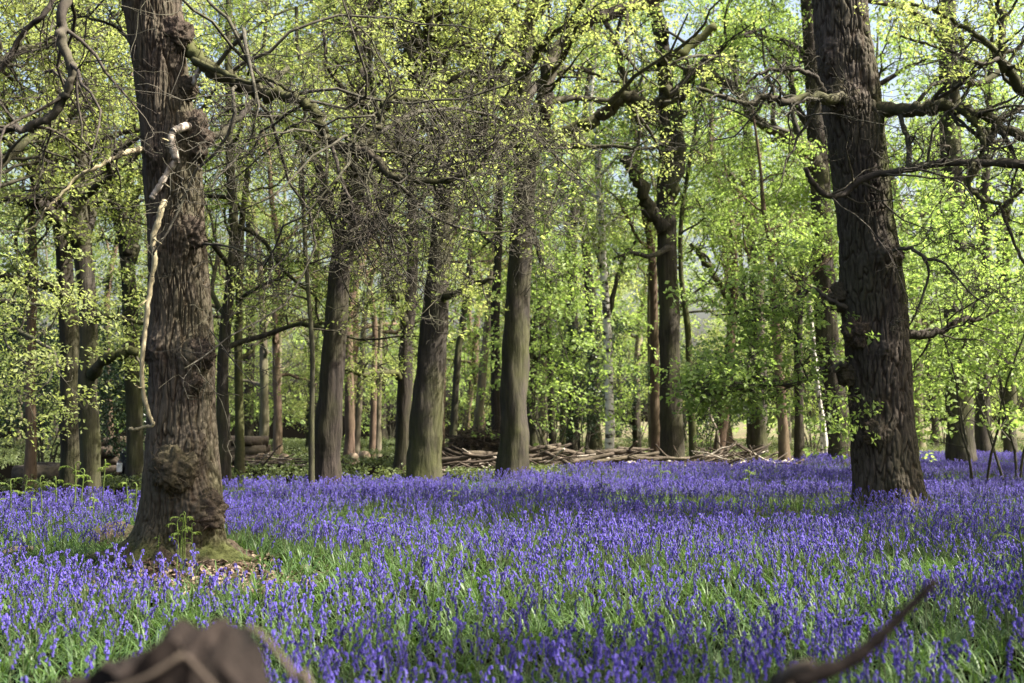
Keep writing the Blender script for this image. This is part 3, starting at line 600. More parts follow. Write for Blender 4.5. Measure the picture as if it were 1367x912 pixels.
T('twin_oak', 'sunlit trunk of a forked oak beside its darker twin', 19.5, [(121, 650), (121, 600), (118, 520), (118, 440), (115, 380), (108, 310)], 27, 23, 8.5, 'bark', 'oak_spray', 12, 4.2, 4.5, 39,
  limbs=[([(122, 500, 19.4), (138, 482, 19.2), (160, 472, 19.0), (185, 470, 18.8)], .10, .07, 'moss_limb', 4),
         ([(112, 345, 19.5), (98, 318, 19.3), (80, 296, 19.2), (62, 278, 19.1), (40, 268, 19), (0, 262, 19)], .14, .08, 'dark', 6),
         ([(112, 340, 19.5), (112, 290, 19.6), (110, 240, 19.7), (112, 180, 19.8)], .13, .09, 'bark', 5),
         ([(118, 430, 19.5), (140, 425, 19.3), (170, 428, 19.2), (200, 432, 19)], .06, .03, 'bark', 4)])
T('twin_oak', 'blackish trunk standing right against the sunlit forked oak', 20.2, [(96, 648), (96, 600), (94, 520), (92, 440), (88, 390), (84, 320)], 28, 22, 8.5, 'dark', 'oak_spray', 11, 4.2, 4.5, 40,
  limbs=[([(92, 400, 20), (70, 385, 19.8), (45, 378, 19.6), (15, 372, 19.4), (-30, 360, 19.2)], .10, .06, 'moss_limb', 6)])
T('oak_tree', 'dark narrow trunk at the wood edge left of the forked oak pair', 23, [(42, 640), (42, 580), (40, 520), (41, 450), (44, 360)], 15, 12, 13, 'red', 'olive_spray', 9, 4, 3.5, 41)
T('oak_tree', 'leaning grey limb-forked trunk behind the burled oak, seen through bright leaves', 26, [(181, 632), (180, 560), (176, 480), (172, 380), (168, 330), (155, 270)], 22, 19, 16, 'bark', 'oak_spray', 11, 6, 5, 42,
  limbs=[([(170, 340, 26), (163, 300, 25.8), (150, 265, 25.6), (140, 230, 25.5)], .17, .1, 'bark', 5), ([(172, 350, 26), (180, 300, 26.3), (178, 250, 26.5)], .15, .1, 'bark', 5)])
T('slender_tree', 'thin pinkish trunk rising behind the log stack', 36, [(149, 620), (147, 570), (144, 500), (143, 400)], 10, 8, 15, 'red', 'olive_spray', 9, 5, 3, 43)
T('slender_tree', 'dark slim trunk close on the right of the burled oak', 24, [(299, 640), (299, 580), (297, 500), (302, 430), (310, 350), (312, 300)], 18, 13, 14, 'bark', 'olive_spray', 13, 2.4, 4, 44)
T('slender_tree', 'ivy-green slim trunk in front of the fallen timber', 26, [(321, 638), (320, 590), (319, 530), (318, 460), (320, 380)], 13, 10, 13, 'moss_limb', 'olive_spray', 13, 2.4, 3, 45)
T('slender_tree', 'lit pinkish trunk behind the fallen timber', 42, [(371, 612), (371, 560), (369, 500), (368, 400)], 13, 9, 16, 'red', 'oak_spray', 13, 2.4, 3.5, 46)
T('slender_tree', 'pale flared trunk next to the lit pinkish one', 45, [(352, 608), (353, 560), (352, 480), (350, 400)], 13, 9, 16, 'pale', 'oak_spray', 13, 2.4, 3.5, 47)
T('oak_tree', 'dark forked trunk between the leaning oak and the stout two-tone oak', 29, [(538, 622), (539, 560), (541, 500), (544, 440), (548, 400), (551, 340)], 22, 15, 15, 'dark', 'oak_spray', 11, 5.5, 4.5, 48,
  limbs=[([(544, 440, 29), (535, 415, 28.8), (524, 398, 28.6), (515, 375, 28.5)], .11, .07, 'bark', 5), ([(540, 505, 29), (520, 498, 28.6), (490, 500, 28.2), (460, 492, 28)], .10, .04, 'moss_limb', 8)])
T('slender_tree', 'reddish slim trunk directly behind the stout two-tone oak', 36, [(587, 615), (588, 560), (590, 480), (592, 400)], 13, 10, 14, 'red', 'oak_spray', 8, 6, 3, 49)
T('slender_tree', 'slim grey trunk leaning right near the brown twig heap', 37, [(604, 612), (606, 560), (611, 480), (619, 420), (627, 360)], 11, 8, 15, 'bark', 'oak_spray', 8, 6, 3, 50)
T('slender_tree', 'thin leaning trunk rising behind the brown twig heap', 43, [(636, 606), (640, 550), (646, 480), (652, 420), (656, 350)], 13, 9, 16, 'pale', 'green_spray', 8, 6, 3.5, 51)
T('slender_tree', 'straight dark trunk just left of the broad grey one', 34, [(663, 620), (663, 560), (661, 480), (662, 400)], 15, 12, 15, 'dark', 'green_spray', 9, 6, 3.5, 52)
T('slender_tree', 'pair-like pale trunk glowing in the far clearing', 47, [(497, 608), (498, 570), (499, 520), (500, 430)], 9, 7, 15, 'red', 'oak_spray', 8, 5, 3, 53)
T('slender_tree', 'very pale trunk glowing beside its twin in the far clearing', 49, [(505, 608), (505, 570), (506, 520), (508, 430)], 8, 6, 15, 'pale', 'oak_spray', 8, 5, 3, 54)
T('slender_tree', 'brown trunk with a paler twin beyond the sawn rounds', 41, [(467, 612), (467, 560), (466, 500), (466, 420)], 14, 11, 15, 'red', 'oak_spray', 9, 5, 3.5, 55)
T('slender_tree', 'paler leaning twin of the brown trunk beyond the sawn rounds', 42, [(475, 610), (478, 560), (482, 500), (487, 420)], 9, 7, 14, 'pale', 'oak_spray', 8, 5, 3, 56)
T('broken_oak', 'short twisted trunk with a broken crooked top right of the broad grey one', 35, [(711, 612), (711, 570), (710, 520), (708, 490)], 18, 15, 6, 'bark', 'green_spray', 4, 3.4, 3, 57,
  limbs=[([(709, 495, 35), (718, 478, 34.8), (728, 470, 34.7), (735, 462, 34.7)], .14, .05, 'moss_limb', 4), ([(711, 560, 35), (724, 585, 34.5), (730, 605, 34.2)], .05, .03, 'pale', 0)])
T('slender_tree', 'dark stick-straight stem left of the holly', 36, [(738, 612), (737, 570), (735, 520), (733, 440)], 10, 8, 13, 'dark', 'green_spray', 8, 5, 3, 58)
T('slender_tree', 'dark trunk clothed by holly leaves on its left', 41, [(765, 608), (765, 560), (765, 480), (764, 380)], 17, 13, 17, 'dark', 'green_spray', 9, 6, 4, 59)
T('slender_tree', 'stout mossy trunk clothed by holly leaves on its right', 42, [(793, 607), (793, 570), (792, 520), (790, 430)], 20, 15, 16, 'bark', 'green_spray', 9, 6, 4, 60)
T('slender_tree', 'reddish peeling trunk hard against the tall dark forked oak', 34, [(876, 612), (875, 570), (874, 520), (873, 420), (870, 340)], 14, 10, 15, 'red', 'green_spray', 8, 6, 3.5, 61)
T('slender_tree', 'pale thin trunk two steps left of the tall dark forked oak', 44, [(869, 605), (869, 560), (868, 500), (867, 400)], 8, 6, 15, 'pale', 'green_spray', 8, 6, 3, 62)
T('slender_tree', 'mossy slim trunk right of the tall dark forked oak', 33, [(926, 615), (924, 570), (921, 520), (918, 440)], 11, 8, 13, 'moss_limb', 'green_spray', 9, 4.5, 3.5, 63)
T('slender_tree', 'pink-brown trunk leaning right above the brash heap', 38, [(957, 612), (963, 575), (967, 545), (972, 480), (980, 400), (978, 320)], 15, 10, 15, 'red', 'green_spray', 9, 5, 3.5, 64,
  limbs=[([(959, 600, 37.8), (957, 575, 37.6), (948, 555, 37.5), (942, 535, 37.5)], .05, .025, 'dead', 0), ([(985, 420, 38), (960, 380, 37.8), (938, 345, 37.6), (922, 325, 37.5)], .14, .08, 'moss_limb', 6)])
T('oak_tree', 'thick olive-grey trunk in the clearing behind the brash heap', 42, [(1012, 608), (1012, 570), (1011, 530), (1010, 430), (1008, 330)], 26, 20, 17, 'bark', 'green_spray', 10, 6.5, 4.5, 65)
T('slender_tree', 'dark slim trunk close behind the orange-brown one', 36, [(1066, 612), (1067, 570), (1067, 520), (1066, 430)], 13, 11, 14, 'dark', 'green_spray', 9, 5, 3.5, 66)
T('birch_tree', 'thin white birch stem leaning left beside the dark arching-limb trunk', 35, [(1105, 610), (1099, 565), (1092, 520), (1086, 460), (1078, 390), (1070, 320)], 7, 5, 11, 'birch', 'green_spray', 8, 5, 2.5, 67, taper_limb=.03)
T('birch_tree', 'second thin white birch stem standing straight below the leaning one', 35.5, [(1098, 609), (1097, 570), (1094, 525), (1091, 470)], 6, 4, 9, 'birch', 'green_spray', 7, 5, 2, 68, taper_limb=.03)
T('oak_tree', 'large trunk rising out of the hazel leaves, its foot olive with algae', 30, [(1283, 612), (1281, 560), (1278, 450), (1274, 330), (1271, 240), (1268, 150)], 36, 27, 18, 'bark', 'green_spray', 11, 7, 5, 69,
  limbs=[([(1272, 260, 30), (1250, 275, 29.6), (1225, 290, 29.2), (1200, 300, 29)], .09, .04, 'moss_limb', 4)])
T('slender_tree', 'grey trunk foot beyond the hazel leaves', 36, [(1312, 606), (1312, 570), (1312, 500), (1310, 400)], 20, 16, 15, 'bark', 'green_spray', 9, 5, 4, 70)
T('slender_tree', 'short brown trunk foot under the last hazel leaves', 38, [(1348, 603), (1348, 570), (1348, 500), (1346, 400)], 18, 14, 15, 'bark', 'green_spray', 9, 5, 4, 71)
T('oak_tree', 'crooked dark oak whose bare twisting limbs hang into the wood edge', 15.5, [(1470, 680), (1465, 560), (1452, 400), (1440, 250), (1430, 120)], 85, 70, 17, 'dark', 'oak_spray', 7, 8, 4.5, 72, maxl=2,
  limbs=[([(1435, 180, 15.5), (1400, 150, 15.2), (1365, 120, 15), (1343, 92, 14.9), (1336, 60, 14.9), (1337, 20, 14.9), (1340, -30, 14.9)], .085, .045, 'moss_limb', 9),
         ([(1343, 95, 14.9), (1325, 65, 14.8), (1300, 45, 14.7), (1275, 30, 14.7), (1250, 15, 14.6), (1215, 5, 14.6)], .05, .02, 'moss_limb', 9),
         ([(1340, 75, 14.9), (1310, 85, 14.7), (1270, 70, 14.6), (1240, 60, 14.5), (1195, 45, 14.5)], .035, .012, 'twig_dark', 9)], leaf_n=1, smin=.6, smax=1.0, lmax=3, keep=.12)
T('oak_tree', 'bright-leaved oak with dense low boughs over the wood edge', 16, [(-75, 680), (-75, 560), (-72, 450), (-70, 300), (-65, 150)], 60, 46, 13, 'bark', 'oak_spray', 9, 7.5, 5, 73,
  limbs=[([(-72, 430, 16), (-20, 440, 15.5), (30, 445, 15), (70, 470, 14.6), (80, 490, 14.4)], .05, .012, 'twig', 8), ([(-70, 400, 16), (-10, 400, 15.8), (40, 405, 15.5), (70, 410, 15.2)], .05, .012, 'twig', 7),
         ([(-68, 330, 16), (-10, 230, 16.4), (60, 170, 17), (120, 130, 17.5)], .10, .03, 'bark', 22), ([(-66, 200, 16), (-10, 90, 16.5), (70, 60, 17), (130, 40, 17.5)], .10, .03, 'bark', 22),
         ([(-72, 480, 16), (-30, 500, 15.5), (20, 520, 15.2), (50, 535, 15)], .04, .010, 'twig', 7)], leaf_n=2, smin=.5, smax=.85)
print('trees done')

# hazel understorey with broad fresh leaves
def shrub(name, label, Yd, u, stems, H, spread, leaf, seed, group=None, sc_=(.8, 1.3), nch=(7, 5, 3), leaf_n=2, bark='twig', keep=.8):
    rng = random.Random(seed); p0 = at(u, HORIZON, Yd); b = Vector((p0.x, Yd, gzf(p0.x, Yd))); t = thing(name, label, 'shrub', b, group); lv = []
    prm = Prm(maxl=2, nch=[*nch, 0], leaf_l=1, leaf_n=leaf_n, crook=[.12, .22, .28, .3], trop=[.03, -.03, -.03, 0], ratio=[.45, .5, .5, .5], tstart=.12)
    for k in range(stems):
        az = k * 2.4 + seed; sp = spread * rng.uniform(.4, 1)
        mb = MB(); grow(b + Vector((math.cos(az) * .12, math.sin(az) * .12, -.05)), Vector((math.cos(az) * sp, math.sin(az) * sp, 1)).normalized(), H * rng.uniform(.8, 1.1), .02 * H / 4, 0, prm, rng, mb, lv)
        mb.build('stem', M[bark], t, off=b)
    foliage(lv, b, leaf, t, rng, *sc_, jit=.15, keep=keep); return t
shrub('hazel_shrub', 'spreading hazel with broad fresh green leaves beside the straight mossy oak', 21.5, 1302, 3, 5.2, .6, 'green_spray', 81, nch=(13, 6, 3), leaf_n=2, sc_=(.8, 1.4))
shrub('hazel_shrub', 'tall hazel with broad fresh leaves and a thin dark stem over shaded bluebells', 24, 1350, 3, 6, .6, 'green_spray', 82, nch=(13, 6, 3), leaf_n=2, sc_=(.8, 1.4))
shrub('holly_bush', 'dark glossy holly growing between two trunks behind the brush pile', 40, 778, 7, 4.2, .35, 'holly_spray', 85, leaf_n=3)
shrub('holly_bush', 'dark holly in deep shade behind the pink-brown leaning trunk', 41, 944, 6, 3.2, .35, 'holly_spray', 86, leaf_n=3)
shrub('holly_bush', 'bluish dark holly thicket behind the black bag and log stack', 30, 165, 7, 3.6, .5, 'holly_spray', 87, leaf_n=2)
shrub('holly_bush', 'wide dark thicket in shade between the narrow trunk and the wood edge', 27, 60, 8, 3.6, .8, 'holly_spray', 88, leaf_n=2)
shrub('elder_shrub', 'fresh green low shrub on the right of the broad smooth grey trunk', 30, 735, 5, 4.4, .4, 'green_spray', 89, leaf_n=2)

# ------------------------------------------------------------------ far woodland: archetypes copied
def copy_tree(o, loc, rz, s):
    c = o.copy(); col.objects.link(c); c.location = loc; c.rotation_euler = (0, 0, rz); c.scale = (s, s, s)
    for ch in o.children:
        k = ch.copy(); col.objects.link(k); k.parent = c
    return c
far_lab = 'slim %s tree standing far back in the wood among many alike'
rf = random.Random(77)
protos = []
for k, (u, Yd, wpx, bk, lf) in enumerate([(230, 62, 10, 'bark', 'oak_spray'), (640, 60, 11, 'red', 'green_spray'), (1050, 64, 10, 'dark', 'oak_spray'), (850, 70, 9, 'pale', 'green_spray')]):
    protos.append(T('woodland_tree', far_lab % {'bark': 'grey-barked yellow-leaved', 'red': 'brown-barked green-leaved', 'dark': 'dark-barked yellow-leaved', 'pale': 'pale-barked green-leaved'}[bk], Yd, [(u, 615), (u + rf.uniform(-4, 4), 560), (u + rf.uniform(-8, 8), 480), (u + rf.uniform(-12, 12), 400)], wpx, wpx * .7, 17, bk, lf, 13, 3.0, 4.6, 100 + k, group='distant %s-barked trees' % {'bark': 'grey', 'red': 'brown', 'dark': 'dark', 'pale': 'pale'}[bk], leaf_n=2, smin=1.1, smax=1.8, nch=[7, 4, 2, 0]))
slots = [(u + rf.uniform(-16, 16), rf.uniform(50, 88)) for u in np.linspace(-260, 1640, 46)]
for i, (u, Yd) in enumerate(slots):
    x = (u - CX) / F * Yd; copy_tree(protos[i % 4], (x, Yd, gzf(x, Yd)), rf.uniform(0, 6.28), rf.uniform(.85, 1.3))
us = {'oak_spray': 'yellow-green', 'green_spray': 'fresh green', 'olive_spray': 'dull olive'}
up = [shrub('understorey_bush', us[lf] + ' leafy understorey bush among the far trunks', Yd, u, 7, 5.5, .7, lf, 120 + k, us[lf] + ' understorey bushes', (.9, 1.5), (6, 4, 2), 2, keep=.6) for k, (u, Yd, lf) in enumerate([(430, 52, 'oak_spray'), (1180, 50, 'green_spray'), (60, 46, 'olive_spray')])]
for i, u in enumerate(np.linspace(-280, 1640, 25)):
    Yd = rf.uniform(46, 78); u = u + rf.uniform(-20, 20); x = (u - CX) / F * Yd
    copy_tree(up[i % 3], (x, Yd, gzf(x, Yd)), rf.uniform(0, 6.28), rf.uniform(.7, 1.25))
def far_wood():
    rs = np.random.RandomState(5); n = 8500
    u = rs.uniform(-700, 2060, n); Yd = rs.uniform(88, 135, n); x = (u - CX) / F * Yd
    z = 15.5 * rs.random_sample(n) ** 0.8; k = noise(x * .12, Yd * .10, z * .16) > -.12 + .28 * (z / 15)
    x, Yd, z = x[k], Yd[k], z[k]
    scatter('far_woodland', np.stack([x, Yd, z], -1), np.stack([rs.normal(0, .4, len(x)), rs.normal(0, .4, len(x)), rs.uniform(0, 6.28, len(x))], -1), rs.uniform(2.4, 4.2, len(x)), 'green_spray')['label'] = 'hazy mass of spring foliage at the back of the wood'
far_wood()
# out-of-view trees, added so that their crowns dapple the light on the flowers
gt = T('dapple_tree', 'unseen leafy oak added to throw dappled shade over the bluebells', 4.0, [(5960, 600), (5965, 560), (5970, 300)], 120, 100, 14, 'bark', 'oak_spray', 9, 5, 4.6, 140, group='trees beside the glade', leaf_n=4, smin=1.3, smax=1.9, nch=[6, 4, 2, 0], keep=1.0)
for k, (x, y, s_) in enumerate([(11, -2.2, .9), (13.5, 12.3, .85), (9.2, 5.6, .9), (19, 17, .95), (24, 25, 1.05)]): copy_tree(gt, (x, y, gzf(x, y)), 1.1 + k * 1.9, s_)

# ------------------------------------------------------------------ brush pile, logs
def stick_mesh(rng, L, r, mat, sides=6, bend=.06):
    P = [Vector((-L / 2, 0, 0))]; n = 5
    for i in range(n): P.append(Vector((-L / 2 + L * (i + 1) / n, rng.gauss(0, bend * L / 3), rng.gauss(0, bend * L / 3))))
    mb = MB(); mb.tube(catmull(P, 2), [r * (1.1 - .5 * i / 10) * rng.uniform(.88, 1.12) for i in range(11)], sides, cap=True)
    return mb.mesh('stick', mat)
rp = random.Random(4)
sticks = [stick_mesh(rp, rp.uniform(1.0, 2.4), rp.uniform(.018, .04), M['stick' if k % 7 else 'dead'], 5) for k in range(8)]
logs = [stick_mesh(rp, rp.uniform(1.1, 2.2), rp.uniform(.07, .12), M['log'], 10, .03) for k in range(5)]
def pile(name, label, u0, u1, Yc, depth, hgt, ns, cat='brush pile', ms=sticks, steep=.22, s=(.7, 1.2)):
    xa, xb = at(u0, HORIZON, Yc).x, at(u1, HORIZON, Yc).x; b = Vector(((xa + xb) / 2, Yc, gzf((xa + xb) / 2, Yc)))
    t = thing(name, label, cat, b)
    for i in range(ns):
        x = rp.uniform(xa, xb); y = Yc + rp.gauss(0, depth * .4); q = 1 - abs(2 * (x - xa) / (xb - xa) - 1) ** 3
        o = link('stick', rp.choice(ms), t); o.location = (x - b.x, y - b.y, .05 + hgt * q * rp.random() ** .8)
        o.rotation_euler = (rp.uniform(0, 6), rp.gauss(0, steep), rp.gauss(0, .5) + (math.pi if rp.random() < .5 else 0)); k = rp.uniform(*s); o.scale = (k, k, k)
    return t
pile('brush_pile', 'long low pile of cut branches running behind the bluebells', 585, 940, 28.5, 1.7, .42, 210, steep=.24, s=(.45, 1.1))
pile('brash_heap', 'reddish brash heap of thin tangled twigs at the right end of the brush pile', 905, 1040, 29.5, 1.6, .52, 110, ms=sticks, steep=.38, s=(.45, .9))
pile('brash_heap', 'low tangle of twigs over the fallen timber left of the sapling', 318, 400, 33, 1.4, .3, 26, s=(.4, .8))
for (u, v, Yc, rz, k) in [(620, 612, 28, .1, 0), (655, 606, 28.2, .25, 1), (700, 616, 27.5, -.1, 2), (730, 606, 28, .2, 3), (748, 614, 27.6, -.3, 4), (765, 604, 28.4, .1, 0), (790, 612, 27.6, .35, 1), (812, 604, 28.2, -.2, 2), (835, 612, 27.6, .15, 3), (862, 606, 28, -.1, 4), (880, 612, 27.7, .2, 0), (720, 598, 28.6, .1, 1), (845, 600, 28.5, .3, 2)]:
    p = at(u, v, Yc); o = link('cut_log', logs[k]); o.location = p; o.rotation_euler = (rp.uniform(0, 6), rp.gauss(0, .16), rz * 1.6 + rp.gauss(0, .35)); k_ = rp.uniform(.6, .95); o.scale = (k_, k_ * .8, k_ * .8)
    tag(o, 'thick cut log lying on the long brush pile', 'log', 'cut logs on the brush pile')
def twig_heap():
    p = at(638, 600, 33); b = Vector((p.x, 33, gzf(p.x, 33))); t = thing('twig_heap', 'rounded brown heap of fine twigs behind the brush pile', 'twig heap', b); mb = MB()
    r = random.Random(3)
    for i in range(900):
        a = r.uniform(0, 6.283); e = r.random() ** .5; c = Vector((math.cos(a) * e * .95, math.sin(a) * e * .7, .1 + .95 * math.sqrt(max(0, 1 - e * e)) * r.uniform(.6, 1)))
        d = Vector((r.gauss(0, 1), r.gauss(0, 1), r.gauss(0, .35))).normalized() * r.uniform(.2, .5)
        mb.tube([c - d, c + Vector((0, 0, .05)), c + d], [.012, .010, .006], 3)
    stuff(mb.build('twigs', M['stick'], t))
twig_heap()
def log_stack(name, label, u0, u1, Yc, rows, r, seed):
    g = random.Random(seed); xa, xb = at(u0, HORIZON, Yc).x, at(u1, HORIZON, Yc).x; b = Vector(((xa + xb) / 2, Yc, gzf((xa + xb) / 2, Yc)))
    t = thing(name, label, 'log stack', b)
    L = xb - xa
    for k in range(rows):
        for j in range(3):
            mb = MB(); rr = r * g.uniform(.8, 1.2); z = r + k * r * 1.75; y = (j - 1) * r * 2.0 + (k % 2) * r * .7
            P = [Vector((-L / 2 + g.uniform(-.3, .3), y, z))] + [Vector((-L / 2 + L * i / 4, y + g.gauss(0, .02), z + g.gauss(0, .02))) for i in (1, 2, 3)] + [Vector((L / 2 + g.uniform(-.3, .3), y, z))]
            mb.tube(P, [rr * g.uniform(.95, 1.05) for _ in P], 12, cap=True); mb.build('log', M['log'], t)
log_stack('log_stack', 'stack of cut logs beside a black bag behind the forked oak', 125, 168, 29, 4, .13, 2)
log_stack('log_stack', 'low stack of dark fallen timber behind the ivy-green slim trunk', 296, 352, 36, 3, .15, 3)
log_stack('fallen_log', 'long rotten log lying between the narrow trunk and the forked oak', 48, 88, 26, 1, .22, 4)
def sack():
    p = at(178, 632, 27.5); b = Vector((p.x, 27.5, gzf(p.x, 27.5))); t = thing('black_bag', 'bulging black plastic bag with a white paper notice beside the log stack', 'bag', b)
    nu, nv = 28, 18; th = np.arange(nu) * 2 * math.pi / nu; ph = np.linspace(.03, math.pi - .03, nv); PH, TH = np.meshgrid(ph, th, indexing='ij')
    d = np.stack([np.sin(PH) * np.cos(TH), np.sin(PH) * np.sin(TH), np.cos(PH)], -1); k = 1 + .2 * noise(d[..., 0] * 2.5, d[..., 1] * 2.5, d[..., 2] * 2.5) + .06 * noise(d[..., 0] * 8, d[..., 1] * 8, d[..., 2] * 8)
    V = d * k[..., None] * np.array([.34, .3, .38]) + np.array([0, 0, .36]); i = np.arange(nv - 1)[:, None] * nu; j = np.arange(nu)[None, :]; kk = (j + 1) % nu
    mb = MB(); mb.add(V.reshape(-1, 3), np.stack([i + j, i + nu + j, i + nu + kk, i + kk], -1).reshape(-1, 4)); mb.build('sack', M['black'], t)
    q = at(159, 624, 27.2) - b; mb = MB(); x, y, z = q
    mb.add([(x - .06, y, z - .10), (x + .06, y + .01, z - .10), (x + .06, y + .02, z + .10), (x - .06, y + .01, z + .10), (x - .06, y + .02, z - .10), (x + .06, y + .03, z - .10), (x + .06, y + .04, z + .10), (x - .06, y + .03, z + .10)],
           [(0, 1, 2, 3), (5, 4, 7, 6), (0, 4, 5, 1), (1, 5, 6, 2), (2, 6, 7, 3), (3, 7, 4, 0)]); mb.build('notice', M['paper'], t, smooth=False)
    mb = MB(); mb.tube([Vector((x, y + .05, .0)), Vector((x, y + .05, z + .12))], [.02, .02], 8, cap=True); mb.build('post', M['stick'], t)
sack()
for (u, v, Yc, r, L) in [(487, 618, 38, .17, .3), (472, 620, 37, .14, .35), (350, 616, 35, .16, .3), (380, 614, 36, .15, .35)]:
    mb = MB(); p = at(u, HORIZON, Yc); z = gzf(p.x, Yc); q = Vector((p.x, Yc, z + r * .9))
    dz = Vector((.35, -1, .05)).normalized() * L / 2
    mb.tube([q - dz, q, q + dz], [r * 1.03, r, r * .97], 14, cap=True); o = mb.build('sawn_round', M['cutface'], None, off=q); o.location = q
    tag(o, 'small sawn round of wood lying on the open floor beyond the bluebells', 'log', 'sawn rounds of wood')
def snag():
    p = at(850, HORIZON, 40); b = Vector((p.x, 40, gzf(p.x, 40))); mb = MB()
    mb.tube(catmull([b + Vector((0, 0, -.1)), b + Vector((0, 0, .8)), b + Vector((-.05, 0, 1.5)), b + Vector((.02, 0, 2.0))], 4), np.linspace(.17, .10, 13), 10, cap=True)
    mb.tube([b + Vector((0, 0, 1.1)), b + Vector((-.5, 0, 1.35)), b + Vector((-.9, 0, 1.4))], [.06, .04, .02], 6); o = mb.build('dead_snag', M['dark'], None, off=b); o.location = b
    tag(o, 'short dead snag with one side stub in the pale glade', 'snag')
snag()

# ------------------------------------------------------------------ bluebells
def bell_spike(rng, nb):
    H = .40; nod = rng.uniform(.25, 1.0)
    P = [Vector((0, 0, 0)), Vector((.004, 0, H * .35)), Vector((.010, 0, H * .65)), Vector((.020 + .008 * nod, 0, H * .88)), Vector((.032 + .022 * nod, 0, H * (1.0 - .02 * nod))), Vector((.040 + .040 * nod, 0, H * (1.05 - .09 * nod)))]
    lean = rng.gauss(0, .04); P = [p + Vector((0, lean * (p.z / H) ** 2, 0)) for p in P]
    C = catmull(P, 4); ms = MB(); ms.tube(C, np.linspace(.0034, .0016, len(C)), 4)
    mf = MB(); n = len(C) - 1; t0 = rng.uniform(.42, .55)
    for k in range(nb):
        t = t0 + (1 - t0) * (k + .5 + rng.uniform(-.2, .2)) / nb; i = min(n - 1, int(t * n)); p = C[i].lerp(C[i + 1], t * n - i)
        az = rng.gauss(0, 1.0); out = Vector((math.cos(az), math.sin(az), 0)); s = (1.12 - .45 * (k / nb)) * rng.uniform(.88, 1.12)
        o = p + out * .009 * s + Vector((0, 0, .005)); ax = (out * rng.uniform(.1, .45) + Vector((0, 0, -1))).normalized()
        mf.tube([p, o], [.0011, .0014], 3)
        L = .021 * s; ring = [o, o + ax * L * .2, o + ax * L * .72, o + ax * L]
        mf.tube(ring, [.0022 * s, .0050 * s, .0052 * s, .0088 * s], 6)
    return ms, mf
def blade_tuft(rng, nb, L, W, lean=(.35, 1.0)):
    mb = MB()
    for k in range(nb):
        az = rng.uniform(0, 6.283); d = Vector((math.cos(az), math.sin(az), 0)); s = Vector((-d.y, d.x, 0)); l = L * rng.uniform(.65, 1.15); wv = W * rng.uniform(.75, 1.2)
        th = R(90) - rng.uniform(*lean) * .5; bend = rng.uniform(.25, .75); p = d * rng.uniform(0, .03); V = []; n = 5
        for i in range(n + 1):
            t = i / n; ww = wv * (0.55 + 1.6 * t * (1 - t)) * (1 if i < n else .08) * .9
            up = Vector((d.x * -math.sin(th), d.y * -math.sin(th), math.cos(th)))
            V += [p + s * ww * .5 + up * ww * .18, p - s * ww * .5 + up * ww * .18]
            p = p + (d * math.cos(th) + Vector((0, 0, math.sin(th)))) * l / n; th -= bend * (.5 + t) * .62
        V = [v if v.z > -.01 else Vector((v.x, v.y, -.01 + .004 * rng.random())) for v in V]
        mb.add(V, [(2 * i, 2 * i + 1, 2 * i + 3, 2 * i + 2) for i in range(n)])
    return mb
rb = random.Random(13)
spikes = [bell_spike(rb, nb) for nb in (6, 8, 9, 10, 12, 9, 7, 11)]
tufts = [blade_tuft(rb, nb, .30, .0115, (.35, 1.7)) for nb in (8, 9, 10, 8, 11, 9)]
def merged(name, ms, mf):
    """stem and bells of one template plant as one two-material mesh"""
    a = MB(); a.v = ms.v + mf.v; a.q = list(ms.q); a.n = ms.n
    for q in mf.q: a.q.append(q + ms.n)
    a.n = ms.n + mf.n; me = a.mesh(name, M['stem'], True); me.materials.append(M['bell'])
    nq = sum(len(q) for q in ms.q); mi = np.zeros(len(me.polygons), np.int32); mi[nq:] = 1; me.polygons.foreach_set('material_index', mi); return me
templates('bluebell_plant', [merged('bluebell_plant', *s) for s in spikes])
templates('leaf_tuft', [t.mesh('leaf_tuft', M['blade']) for t in tufts])
stem_me = [s[0].mesh('flower_stem', M['stem']) for s in spikes]; bell_me = [s[1].mesh('flower_bells', M['bell']) for s in spikes]
tuft_me = [blade_tuft(rb, nb, .27, .011).mesh('basal_leaves', M['blade']) for nb in (5, 6, 6)]

def edge_y(u): return np.interp(u, [-300, 0, 180, 300, 430, 560, 800, 1000, 1080, 1150, 1700], [16.5, 17.5, 18.5, 20.5, 22, 23.5, 26.5, 28, 33, 38, 42])
def dens(x, y):
    u = CX + F * x / y
    d = np.where(y < edge_y(u), 1.0, 0.0)
    far = sstep(7.0, 13.0, y)
    n = .6 * noise(x * .55 + 3, y * .38, 1.5) + .4 * noise(x * 1.7, y * 1.2, 7.7)
    d = d * np.clip(sstep(-.36 - .06 * far, .20 - .14 * far, n), .09, 1) * (1.0 + .12 * far)
    rl = np.hypot((x - OAK_L.x) / 1.0, (y - OAK_L.y + .15) / 1.0); d = d * sstep(.55, 1.35, rl + .35 * noise(x * 2, y * 2, 9))
    lp = np.hypot((x - (-2.65)) / 1.15, (y - 9.8) / .75); d = d * (.12 + .88 * sstep(.7, 1.3, lp + .3 * noise(x * 3, y * 3, 2)))
    rl = np.hypot(x - OAK_R.x, y - OAK_R.y); d = d * sstep(.42, .9, rl)
    gp = np.hypot((x - 3.9) / 1.3, (y - 16.6) / 1.0); d = d * (.25 + .75 * sstep(.5, 1.2, gp + .4 * noise(x * 2, y * 2, 4)))
    gp = np.hypot((x - 6.5) / .8, (y - 16.0) / .8); d = d * (.25 + .75 * sstep(.5, 1.2, gp + .4 * noise(x * 2, y * 2, 4)))
    gp = np.hypot((x + 4.0) / .9, (y - 13.2) / .9); d = d * (.25 + .75 * sstep(.5, 1.2, gp))
    return d
